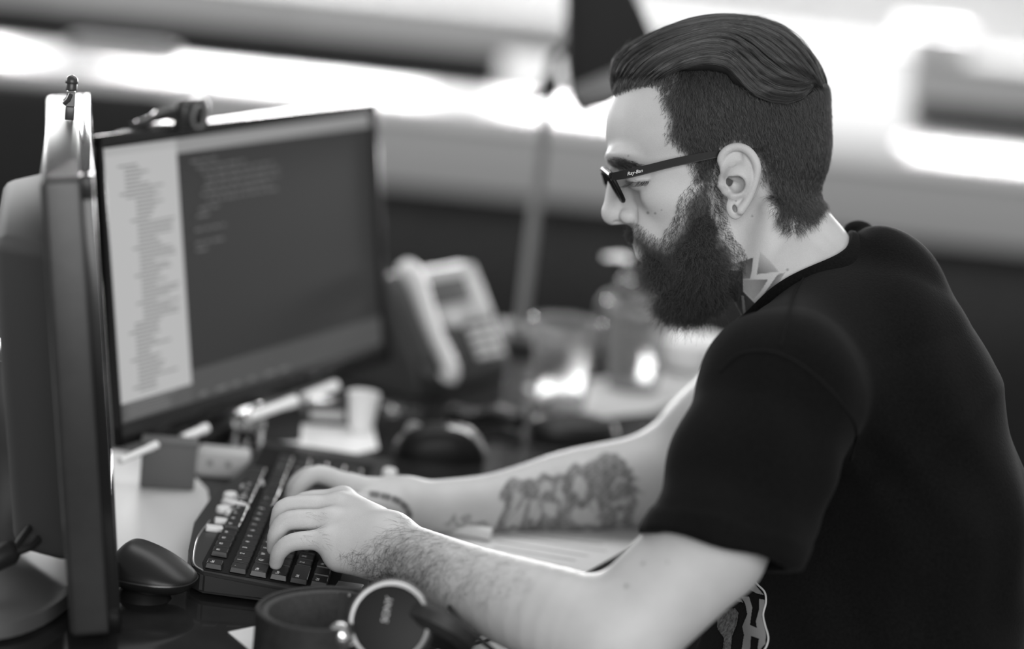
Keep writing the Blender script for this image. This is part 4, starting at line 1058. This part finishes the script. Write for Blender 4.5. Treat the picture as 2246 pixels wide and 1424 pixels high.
def row(labels, widths, gapidx=()):
    out, u = [], 0.0
    for i, (l, w_) in enumerate(zip(labels, widths)):
        if w_ < 0: u += -w_; continue
        out.append((l, u + w_ / 2, w_)); u += w_
    return out
rowsK = [row(['Esc', '', 'F1', 'F2', 'F3', 'F4', '', 'F5', 'F6', 'F7', 'F8', '', 'F9', 'F10', 'F11', 'F12', '', '', '', ''], [1, -1, 1, 1, 1, 1, -.5, 1, 1, 1, 1, -.5, 1, 1, 1, 1, -.25, 1, 1, 1]),
         row(list('`1234567890-=') + ['', '', '', '', '', '', '/', '*', '-'], [1] * 13 + [2, -.25, 1, 1, 1, -.25, 1, 1, 1, 1]),
         row(['Tab'] + list('QWERTYUIOP[]') + ['\\', '', '', '', '', '', '7', '8', '9'], [1.5] + [1] * 12 + [1.5, -.25, 1, 1, 1, -.25, 1, 1, 1]),
         row(['Caps'] + list("ASDFGHJKL;'") + ['', '', '4', '5', '6'], [1.75] + [1] * 11 + [2.25, -3.5, 1, 1, 1]),
         row(['Shift'] + list('ZXCVBNM,./') + ['', '', '', '', '1', '2', '3'], [2.25] + [1] * 10 + [2.75, -1.25, 1, -1.25, 1, 1, 1]),
         row(['Ctrl', '', 'Alt', '', 'Alt', '', '', '', '', '', '', '', '', '0', '.'], [1.25, 1.25, 1.25, 6.25, 1.25, 1.25, 1.25, 1.25, -.25, 1, 1, 1, -.25, 2, 1])]
LG = mat('white key legend', .75, .5)
tcache = {}
for ri, rw in enumerate(rowsK):
    kx = -.2535 + ri * .01905 + (.004 if ri else 0)
    for lab, u, wu in rw:
        ky = KY0 + .0015 + u * KP
        k = obj('key', keymesh(wu), KM, kb, loc=(kx - KO[0], ky - KO[1], float(kz(kx)) + .0008)); k.rotation_euler = (0, .075, 0)
        if lab and ky < 2.52:
            if lab not in tcache:
                t_ = text_mesh(lab, .0062 if len(lab) == 1 else .0046, .00005)
                tcache[lab] = mesh('legend', xf(t_, Matrix(((0, -1, 0, 0), (1, 0, 0, 0), (0, 0, 1, 0), (0, 0, 0, 1)))))
                tcache[lab].materials.append(LG)
            obj('legend', tcache[lab], LG, k, loc=(-.002, -(wu - 1) * KP / 2 - .0015 if wu > 1 else -.002, .0057))
MW = mat('white media button', .62, .35)
def pill(lx, ly, h): return lathe([(0, 0), (.5, 0), (.5, h * .5), (.44, h * .85), (.3, h), (0, h)], 24), (lx, ly)
for px, py, lx, ly, rz in ((470, 1160, .018, .012, .2), (489, 1144, .018, .012, .2), (545, 1070, .017, .012, .3), (561, 1056, .017, .012, .3)):
    p = onz(px, py, DESK + .027); b_ = prism([(-lx / 2, -ly / 2), (lx / 2, -ly / 2), (lx / 2, ly / 2), (-lx / 2, ly / 2)], 0, .005, .0012, 2, top=.9)
    obj('media_button', xf(b_, TR((p[0] - KO[0], p[1] - KO[1], float(kz(p[0])) - .0005), (0, .08, rz))), MW, kb)
for px, py, lx, ly in ((490, 1116, .014, .018), (508, 1124, .014, .016), (516, 1104, .032, .013), (505, 1086, .014, .018), (530, 1094, .012, .018)):
    p = onz(px, py, DESK + .028); pl, _ = pill(lx, ly, .006)
    obj('media_button', xf(pl, TR((p[0] - KO[0], p[1] - KO[1], float(kz(p[0])) - .0005), (0, .05, -.35), (lx, ly, 1))), MW, kb)
sp = [onz(728, 1284, DESK + .022), onz(742, 1264, DESK + .022), onz(800, 1272, DESK + .022), onz(790, 1284, DESK + .022)]
obj('silver_corner', prism([(p[0] - KO[0], p[1] - KO[1]) for p in sp], .012, .0178, .001, 1), mat('silver trim', .5, .25, metal=.8), kb)

# --- headphones
hp = thing('headphones', 'black headphones with silver-ringed ear cup beside the keyboard', 'headphones', (-.14, 2.0, DESK))
HO = np.array([-.14, 2.0, DESK])
LEA = mat('black leather', .022, .5, var=.2, scale=120, bump=.4, spec=.35); LIN = mat('dark grey lining', .05, .75, var=.15, scale=200, bump=.3)
pth = spline([(-.098, 2.066), (-.125, 2.067), (-.15, 2.060), (-.176, 2.038), (-.189, 2.008), (-.186, 1.978), (-.168, 1.958), (-.142, 1.953), (-.118, 1.960)], 6)
def band(path, z0, z1, th, nudge=0.0):
    V, F_ = [], []; n = len(path); rings = []
    sec = [(-.5, 0), (-.5, 1), (-.3, 1.03), (.3, 1.03), (.5, 1), (.5, 0), (.3, -.03), (-.3, -.03)]
    for i, p in enumerate(path):
        d = path[min(i + 1, n - 1)] - path[max(i - 1, 0)]; d = d / np.linalg.norm(d); nn = np.array([-d[1], d[0]])
        for a, c in sec:
            q = p[:2] + nn * (a * th + nudge); V.append((q[0] - HO[0], q[1] - HO[1], z0 + (z1 - z0) * c - HO[2]))
    m = len(sec)
    for i in range(n - 1):
        for k in range(m): F_.append((i * m + k, i * m + (k + 1) % m, (i + 1) * m + (k + 1) % m, (i + 1) * m + k))
    F_ += [tuple(range(m))[::-1], tuple((n - 1) * m + k for k in range(m))]
    return V, F_
obj('headband', band(pth, .743, .788, .0050, -.003), LEA, hp)
obj('padding', band(pth[4:-6], .746, .786, .0065, .0022), LIN, hp)
obj('slider', band(pth[:8], .748, .786, .0062, .003), mat('satin black', .03, .35), hp)
obj('screw', xf(lathe([(0, .001), (.0014, .001), (.0016, 0)], 12), TR(tuple(W(766, 1306, 2.155) - HO), (math.pi / 2, 0, 0))), mat('silver trim', .5, .25, metal=.8), hp)
cc = W(855, 1366, 2.075); nrmv = Vector(-FW + UP * .22 - RT * .10).normalized()
CM = Matrix.Translation(Vector(cc - HO)) @ nrmv.to_track_quat('Z', 'X').to_matrix().to_4x4()
cup = obj('ear_cup', xf(lathe([(0, -.026), (.026, -.026), (.033, -.022), (.0385, -.010), (.0385, -.003), (.036, 0), (0, 0)], 56), CM), mat('satin black', .03, .35), hp)
obj('silver_ring', xf(lathe([(.0312, .0), (.0320, .0020), (.0345, .0022), (.0360, .0004), (.0345, -.002), (.0312, -.002)], 64, closed=True), CM), mat('spun aluminium ring', .34, .38, metal=.85), cup)
obj('cap_disc', xf(lathe([(0, .0008), (.030, .0010), (.0313, .0004), (.0313, -.002)], 56), CM), mat('black cap disc', .012, .55, spec=.3), cup)
tm = text_mesh('SONY', .0085, .0002)
tq = W(847, 1336, 2.07); ex = (RT * math.cos(math.radians(80)) + UP * math.sin(math.radians(80)))
nz = np.array(nrmv); ex = ex - nz * (ex @ nz); ex /= np.linalg.norm(ex); ey = np.cross(nz, ex)
pos = np.array(CM.to_translation()) + (tq - HO - np.array(CM.to_translation())) - nz * ((tq - HO - np.array(CM.to_translation())) @ nz) + nz * .0011
obj('lettering', ([tuple(pos + ex * v[0] + ey * v[1] + nz * v[2]) for v in tm[0]], tm[1]), mat('pale print', .5, .5), cup, smooth=False)
obj('hinge', tube(spline([W(742, 1372, 2.07) - HO, W(748, 1392, 2.065) - HO, W(758, 1420, 2.07) - HO], 5), [.006, .0075, .009, .0095, .009, .009, .0095, .009, .0085, .008, .006], 14), mat('polished chrome', .6, .12, metal=.9), hp)
obj('yoke', tube(spline([W(756, 1384, 2.075) - HO, W(775, 1380, 2.09) - HO, W(800, 1372, 2.10) - HO], 4), .0085, 10), mat('satin black', .03, .35), hp)
c2 = W(965, 1362, 2.10); M2 = Matrix.Translation(Vector(c2 - HO)) @ Vector(FW * .4 + UP + RT * .5).normalized().to_track_quat('Z', 'X').to_matrix().to_4x4()
obj('ear_cup', xf(lathe([(0, -.018), (.028, -.018), (.036, -.012), (.037, -.002), (.030, .004), (.018, .004), (.014, -.004), (0, -.006)], 40), M2), LEA, hp)
obj('cable', tube(spline([W(985, 1330, 2.12) - HO, W(1010, 1362, 2.11) - HO, W(1040, 1392, 2.11) - HO, W(1085, 1430, 2.11) - HO], 6), .0022, 8), mat('cord rubber', .012, .35), hp)

# --- papers
PAP = mat('white paper', .68, .85, spec=.2, var=.03, scale=20); PRN = mat('grey print', .30, .9)
def sheet(label, pts, z=0.0, curl=None, text=0, m=PAP, group=None, th=.0007):
    P_ = [onz(a, b_, DESK + z) for a, b_ in pts]; c = sum(P_) / len(P_)
    e = thing('paper_sheet', label, 'paper', (c[0], c[1], DESK + z), group=group)
    obj('sheet', prism([(p[0] - c[0], p[1] - c[1]) for p in P_], 0, th), m, e, smooth=False)
    return e, c
def text_lines(e, c, lines, z, wid=.0022):
    ms = []
    for (a, b_), (a2, b2) in lines:
        p, q = onz(a, b_, DESK + z), onz(a2, b2, DESK + z); d = q - p; ln = np.linalg.norm(d); d /= ln; n_ = np.array([-d[1], d[0], 0]) * wid / 2
        ms.append(([tuple(x - np.array([c[0], c[1], DESK + z])) for x in (p - n_, q - n_, q + n_, p + n_)], [(0, 1, 2, 3)]))
    m = join(*ms); m = ([(v[0], v[1], .0010) for v in m[0]], m[1])
    obj('printed_text', m, PRN, e, smooth=False)
e, c = sheet('printed sheet under the tattooed forearm, corner towards the elbow', [(905, 1150), (1415, 1135), (1405, 1190), (1282, 1258), (1100, 1262), (930, 1180)])
text_lines(e, c, [((1090, 1190), (1290, 1222)), ((1082, 1202), (1262, 1232)), ((1110, 1178), (1330, 1212)), ((1078, 1214), (1230, 1244)), ((1150, 1176), (1320, 1196))], 0)
tag(obj('curled_slip', xf(tube([(0, y, 0) for y in np.linspace(-.02, .02, 4)], .007, 14), TR(tuple(onz(1015, 1178) + np.array([0, 0, .0078])), (0, 0, 1.35), (1, 1.5, 1))), PAP), 'rolled white paper slip against the tattooed wrist', 'paper')
sheet('white note corner sticking out under the headphones', [(500, 1388), (575, 1372), (640, 1424), (720, 1470), (600, 1470)], .0008)
sheet('second white note lowest at the bottom edge beside the headphones', [(545, 1424), (560, 1412), (700, 1424), (760, 1480), (540, 1480)], .0)
sheet('pale flat patch on the desk between the near monitor and keyboard', [(215, 985), (390, 1010), (455, 1075), (470, 1180), (455, 1235), (262, 1245), (235, 1180)], .0, m=mat('pale grey patch', .55, .5, spec=.4))  # thin flat patch in one even pale grey
sheet('white slip at bottom right of the headphones under the arm', [(1010, 1395), (1060, 1375), (1150, 1424), (1120, 1470), (1000, 1440)], .0)
sheet('bright white sheet beneath the code monitor by the jar', [(560, 960), (690, 925), (815, 925), (830, 985), (700, 1015), (580, 1010)], .0, m=mat('bright paper', .95, .4, spec=1.0))
sheet('white sheet under the clear cups', [(1150, 850), (1330, 830), (1540, 800), (1560, 850), (1430, 905), (1250, 925)], .0, m=mat('pale desk sheet', .5, .6))
nb = onz(1010, 1380)
bk = thing('notebook', 'closed black notebook under the headphones and forearm', 'notebook', (-.045, 2.075, DESK), (0, 0, math.radians(-38)))
obj('cover', box((0, 0, .010), (.05, .13, .004), .001), mat('black cover', .02, .45), bk); obj('cover', box((0, 0, .0015), (.05, .13, .003), .001), mat('black cover', .02, .45), bk)
obj('pages', box((0, 0, .0055), (.047, .127, .006)), PAP, bk)

# --- clutter below the far monitor
def bx_thing(name, label, cat, px, py, s, rz, m, bev=.003, z=0.0, extra=None):
    p = onz(px, py, DESK + z); e = thing(name, label, cat, (p[0], p[1], DESK + z), (0, 0, math.radians(rz)))
    obj('body', box((0, 0, s[2] / 2), s, bev), m, e)
    if extra: extra(e)
    return e
bx_thing('carton', 'mid grey small carton in front of the monitor stand', 'box', 366, 1068, (.058, .026, .050), 8, mat('grey card', .115, .7), .003, extra=lambda e: obj('lid', box((0, 0, .051), (.060, .028, .004), .001), mat('grey card', .115, .7), e))
bx_thing('carton', 'pale small carton with dark spots beside the grey one', 'box', 488, 1042, (.058, .032, .030), 4, mat('pale card', .46, .7), .005, extra=lambda e: [obj('mark', box((x, -.0163, .017), (.006, .001, .006), .0004), mat('grey mark', .2, .7), e) for x in (-.014, .006)])
bx_thing('carton', 'black box with pale band behind the bright sheet', 'box', 712, 926, (.055, .032, .026), 14, mat('black card', .012, .4), .002, .0009, extra=lambda e: obj('band', box((0, -.0163, .013), (.042, .001, .011), .0003), mat('pale card', .46, .7), e))
def cup_thing(name, label, px, py, prof, m, sc=1.0, rest=None, cat='cup'):
    p = onz(px, py) + np.array([0, 0, .0009]); e = thing(name, label, cat, tuple(p)); obj('wall', lathe([(r * sc, z * sc) for r, z in prof], 36, closed=True), m, e)
    obj('bottom', xf(lathe([(0, 0), (prof[0][0] * sc * .98, 0), (prof[0][0] * sc * .98, .003), (0, .003)], 36), TR((0, 0, .0005))), m, e)
    if rest: rest(e)
    return e
CUPP = [(.027, 0), (.0365, .088), (.0385, .090), (.0375, .093), (.0352, .091), (.0255, .003)]
cup_thing('paper_cup', 'white paper cup behind the bright sheet under the code monitor', 790, 950, CUPP, mat('white card cup', .8, .5), .52)
# long white pens lying in a black tray
tr0 = onz(600, 962) + np.array([0, 0, .0009]); tray = thing('pen_tray', 'small black organiser box under the code monitor', 'organiser', tuple(tr0), (0, 0, math.radians(35)))
for s in (-1, 1): obj('side', box((0, s * .018, .018), (.05, .002, .036), .001), mat('black card', .012, .4), tray)
for s in (-1, 1): obj('end', box((s * .025, 0, .018), (.002, .036, .036), .0006), mat('black card', .012, .4), tray)
obj('bottom', box((0, 0, .0015), (.05, .036, .003), .0005), mat('black card', .012, .4), tray)
def pen(label, pa, pb, r, m):
    a, b_ = vec(pa), vec(pb); d = b_ - a
    e = thing('pen', label, 'pen', tuple(a)); obj('barrel', tube([(0, 0, 0), tuple(d * .8)], r, 12), m, e)
    obj('cap', tube([tuple(d * .78), tuple(d * .97), tuple(d)], [r * 1.15, r * 1.1, r * .5], 12), m, e)
WP = mat('glossy white plastic', .85, .25, spec=.6)
pen('thick white marker leaning across the black organiser', W(545, 915, 2.70), W(650, 878, 2.76), .006, WP)
pen('white marker leaning higher up behind the black box', W(668, 872, 2.83), W(738, 845, 2.88), .006, WP)
pen('white pen lying below the near end of the code monitor', W(262, 1012, 2.50), W(345, 975, 2.56), .004, WP)
pen('white pen lying in front of the monitor stand', W(400, 962, 2.62), W(455, 938, 2.65), .005, WP)
jar = cup_thing('glass_jar', 'small clear glass jar catching light beside the black organiser', 540, 1000, [(.016, 0), (.018, .004), (.018, .032), (.0155, .034), (.015, .032), (.016, .006)], mat('clear glass', .95, .03, trans=1.0, ior=1.45), 1.0, cat='jar')
obj('lid', xf(lathe([(0, 0), (.019, 0), (.019, .008), (.017, .010), (0, .010)], 26), TR((0, 0, .034))), mat('silver trim', .5, .25, metal=.8), jar)
cp = onz(852, 1062, DESK + .0162); e = thing('bottle_cap', 'white plastic cap lying just past the tattooed wrist', 'cap', tuple(cp))
obj('shell', lathe([(0, .017), (.0065, .017), (.0078, .015), (.008, 0), (.007, 0), (.0068, .014), (0, .0145)], 22), WP, e)
obj('grip_ring', tube([(.0081 * math.cos(a), .0081 * math.sin(a), .004) for a in np.linspace(0, 2 * math.pi, 26)], .0006, 5), WP, e)
wt = onz(845, 900); kc = thing('glint_keys', 'invented bunch of keys for the glints between the code monitor and telephone', 'keys', (wt[0], wt[1], DESK))  # keys invented to give bright glints at this spot
obj('ring', xf(tube([(.014 * math.cos(a), .014 * math.sin(a), .002) for a in np.linspace(0, 2 * math.pi, 28)], .0014, 6), TR()), mat('polished chrome', .6, .12, metal=.9), kc)
for i in range(4): obj('key_blade', xf(join(lathe([(0, 0), (.010, 0), (.010, .002), (0, .002)], 18), box((.024, 0, .001), (.03, .006, .0018))), TR((.012 * math.cos(i), .012 * math.sin(i), .001 + .0025 * i), (0, .1 * i, i * .8 - .6))), mat('polished chrome', .6, .12, metal=.9), kc)

# --- clear cups and bottles at the back of the desk
CLR = mat('clear plastic', .72, .10, trans=.86, ior=1.15, spec=.5)
cup_thing('plastic_cup', 'nearest clear plastic cup beside the telephone', 1225, 890, CUPP, CLR, 1.22)
cup_thing('plastic_cup', 'second clear plastic cup standing behind the nearest one', 1385, 852, CUPP, CLR, 1.25)
bp = onz(1352, 800); bt = thing('pump_bottle', 'dark pump bottle standing behind the clear cups', 'bottle', tuple(bp))
obj('body', lathe([(0, 0), (.033, 0), (.035, .004), (.035, .085), (.028, .098), (.012, .104), (.012, .112), (0, .112)], 30), mat('dark bottle', .012, .45, spec=.3), bt)
obj('label', lathe([(.0354, .022), (.0356, .022), (.0356, .070), (.0354, .070)], 30, closed=True), mat('bottle label', .08, .5), bt)
obj('pump', join(lathe([(0, .112), (.010, .112), (.010, .122), (.004, .124), (.004, .150), (0, .150)], 18), tube([(0, 0, .150), (-.012, 0, .153), (-.034, 0, .150)], [.007, .006, .004], 10)), mat('silver trim', .5, .25, metal=.8), bt)
gp = onz(1500, 815); bw = thing('bowl', 'white china bowl at the back edge of the desk by his chest', 'bowl', (gp[0], gp[1], DESK + .0009))
obj('wall', lathe([(.020, 0), (.030, .004), (.048, .026), (.054, .048), (.052, .050), (.046, .028), (.028, .008), (.018, .005)], 36, closed=True), WP, bw)
obj('foot_ring', lathe([(.016, 0), (.022, 0), (.022, .005), (.016, .005)], 30, closed=True), WP, bw)
sp_ = onz(1480, 770); gb = thing('glass_bottle', 'clear glass bottle with steel cap beside the white bowl', 'bottle', tuple(sp_))
obj('body', lathe([(0, 0), (.024, 0), (.026, .004), (.026, .075), (.018, .092), (.011, .100), (.011, .112), (0, .112)], 28), mat('clear glass', .95, .03, trans=1.0), gb)
obj('cap', lathe([(0, .112), (.013, .112), (.013, .124), (.011, .126), (0, .126)], 22), mat('silver trim', .5, .25, metal=.8), gb)

# --- lamp
lp = onz(1140, 748); lamp = thing('desk_lamp', 'black desk lamp with slim pole at the back of the desk', 'lamp', tuple(lp))
LO = vec(lp); LB = mat('lamp black', .009, .6, spec=.2); LGY = mat('lamp pole grey', .13, .4)
obj('base', lathe([(0, 0), (.075, 0), (.078, .006), (.072, .014), (.010, .018), (0, .018)], 36), LB, lamp)
ptop = W(1214, 120, 3.50)
obj('pole', tube([(0, 0, .015), tuple(ptop - LO)], .0085, 14), LGY, lamp)
obj('joint', xf(join(lathe([(0, -.014), (.014, -.014), (.016, 0), (.014, .014), (0, .014)], 20)), TR(tuple(W(1206, 190, 3.49) - LO), (0, math.pi / 2, 0))), LB, lamp)
sa = W(1208, 200, 3.49) - LO; sb = W(1130, 238, 3.47) - LO
obj('clamp_arm', tube([tuple(sa), tuple(sb)], .006, 10), LB, lamp)
hd = Matrix.Translation(Vector(W(1318, 60, 3.45) - LO)) @ Matrix(((RT[0], UP[0], -FW[0], 0), (RT[1], UP[1], -FW[1], 0), (RT[2], UP[2], -FW[2], 0), (0, 0, 0, 1)))
pp = 3.45 / FPX
shade_poly = [((x - 1318) * pp, -(y - 60) * pp) for x, y in ((1242, -90), (1350, -90), (1428, 78), (1440, 150), (1348, 226), (1280, 243), (1252, 228), (1238, 130))]
obj('shade', xf(prism(shade_poly, -.055, .055, .012, 3), hd), LB, lamp)
inner = [((x - 1318) * pp, -(y - 60) * pp) for x, y in ((1250, 196), (1345, 158), (1432, 120), (1438, 152), (1348, 228), (1280, 246), (1256, 232))]
obj('shade_rim', xf(prism(inner, -.058, .058, .008, 2), hd), LGY, lamp)
obj('head_arm', tube([tuple(W(1214, 124, 3.50) - LO), tuple(W(1250, 90, 3.47) - LO)], .007, 10), LB, lamp)

# --- loose cable behind the near monitor
cb = thing('monitor_cable', 'thick black monitor cable with plug behind the near monitor', 'cable', tuple(onz(20, 1240)))
BO = vec(onz(20, 1240))
obj('plug', tube([W(-30, 1235, 2.12) - BO, W(22, 1210, 2.13) - BO, W(36, 1203, 2.13) - BO], [.012, .012, .008], 12), mat('cord rubber', .012, .35), cb)
obj('wire', tube(spline([W(30, 1206, 2.13) - BO, W(60, 1165, 2.15) - BO, W(95, 1125, 2.18) - BO], 5), .0035, 8), mat('cord rubber', .012, .35), cb)
obj('wire', tube(spline([W(34, 1212, 2.13) - BO, W(70, 1198, 2.14) - BO, W(100, 1165, 2.16) - BO], 5), .0035, 8), mat('cord rubber', .012, .35), cb)

# ================================================================ the office behind
WT = mat('white desk laminate', .80, .30, spec=.5); GP = mat('grey modesty panel', .40, .6, spec=.2); STL = mat('office steel', .3, .4, metal=.6)
def rear_desk(label, x0, x1, y0, y1, panel=True, top=None):
    e = thing('office_desk', label, 'desk', ((x0 + x1) / 2, (y0 + y1) / 2, 0), group=None); hw, hd_ = (x1 - x0) / 2, (y1 - y0) / 2
    obj('desk_top', box((0, 0, .7275), (hw * 2, hd_ * 2, .025), .002), top or WT, e)
    if panel: obj('modesty_panel', box((0, -hd_ + .03, .628), (hw * 2 - .06, .018, .176), .002), GP, e)
    for a in (-1, 1):
        for b_ in (-1, 1): obj('leg', box((a * (hw - .05), b_ * (hd_ - .06), .357), (.05, .05, .714), .004), STL, e)
    return e
rear_desk('long white desk with grey front panel, nearest row behind', -2.6, 2.6, 5.93, 6.42)
rear_desk('white desk in the second row behind', -2.6, 2.6, 6.52, 7.4, top=mat('matt white desk laminate', .66, .9, spec=.05))
mt_ = thing('desk_mat', 'long dark felt mat on the second desk row at left', 'mat', (-1.36, 6.93, .7402))
obj('felt', box((0, 0, .006), (2.5, .84, .012), .003), mat('dark felt', .010, 1.0, spec=.0), mt_)
obj('border', join(box((0, -.41, .009), (2.5, .012, .016), .002), box((1.24, 0, .009), (.012, .82, .016), .002)), mat('dark felt edge', .012, 1.0, spec=.0), mt_)
# things lying on the white desks
def lap(label, p, rz, s, m, tilt=105):
    e = thing('laptop', label, 'laptop', p, (0, 0, math.radians(rz)))
    obj('keyboard_deck', box((0, 0, .009), (s[0], s[1], .018), .004), m, e)
    obj('lid', xf(box((0, 0, s[1] / 2), (s[0], .008, s[1]), .003), TR((0, s[1] / 2, .016), (math.radians(-(tilt - 90)), 0, 0))), m, e)
    return e
lt = lap('open laptop with glowing white screen on the desk behind his head', (.775, 6.17, .7402), -3, (.36, .21), mat('white laptop shell', .85, .35), 98)
obj('screen', xf(box((0, -.0045, .107), (.35, .002, .195)), TR((0, .105, .016), (math.radians(-8), 0, 0))), mat('white laptop screen', .1, .4, emit=.95), lt, smooth=False)
def slab(name, label, cat, p, s, m, rz=0, part='body', bev=.01):
    e = thing(name, label, cat, p, (0, 0, math.radians(rz))); obj(part, box((0, 0, s[2] / 2), s, bev, 2), m, e); return e
DK = mat('dark office plastic', .015, .95, spec=.05)
e = slab('office_keyboard', 'dark keyboard on the second white desk row at right', 'keyboard', (1.30, 6.72, .7402), (.50, .22, .06), DK, 0, 'case')
for k in range(6): obj('key_row', box((-.2 + k * .08, 0, .063), (.07, .17, .008), .002), DK, e)
e = slab('document_tray', 'grey document tray on the nearest white desk at far left', 'tray', (-1.10, 6.36, .7402), (.30, .10, .022), mat('mid grey tray', .22, .6), 3)
obj('papers', box((0, 0, .026), (.26, .08, .008), .002), PAP, e)
e = slab('cabinet', 'long pale cabinet under the windows', 'cabinet', (.5, 9.9, 0), (9.0, .5, .68), mat('pale cabinet', .72, .95, spec=.0), 0)
obj('top_board', box((0, 0, .6875), (9.04, .54, .015), .003), mat('grey cabinet top', .22, .95, spec=.0), e)
for k in range(9): obj('door', box((-4 + k, -.255, .34), (.96, .012, .6), .003), mat('pale cabinet', .72, .95, spec=.0), e)
slab('storage_box', 'white storage box on the pale cabinet at right', 'box', (1.58, 9.85, .6955), (.26, .2, .10), WP, 5).children[0].name = 'body'
# office chair
oc = thing('office_chair', 'dark office chair standing behind the monitors', 'chair', (-1.0, 4.95, 0), (0, 0, math.radians(15)))
CH = mat('black chair fabric', .016, .9, var=.2, scale=80)
obj('seat', box((0, 0, .47), (.50, .48, .09), .04, 4), CH, oc)
bk_ = prism([(-.26, 0), (.26, 0), (.29, .12), (.27, .30), (.17, .40), (-.17, .40), (-.27, .30), (-.29, .12)], -.03, .03, .02, 3)
obj('backrest', xf(bk_, TR((0, -.25, .40), (math.radians(96), 0, 0), (1.18, 1.18, 1))), CH, oc)
obj('column', lathe([(0, .08), (.03, .08), (.03, .43), (0, .43)], 16), STL, oc)
for k in range(5):
    a = k * 2 * math.pi / 5; obj('base_arm', tube([(0, 0, .10), (.30 * math.cos(a), .30 * math.sin(a), .07)], [.025, .018], 8), DK, oc)
    obj('caster', xf(lathe([(0, -.02), (.03, -.02), (.03, .02), (0, .02)], 14), TR((.30 * math.cos(a), .30 * math.sin(a), .032), (math.pi / 2, 0, a))), DK, oc)
for s in (-1, 1): obj('armrest', tube(spline([(s * .25, -.15, .47), (s * .31, -.1, .60), (s * .31, .1, .64), (s * .30, .16, .62)], 4), .02, 8), DK, oc)
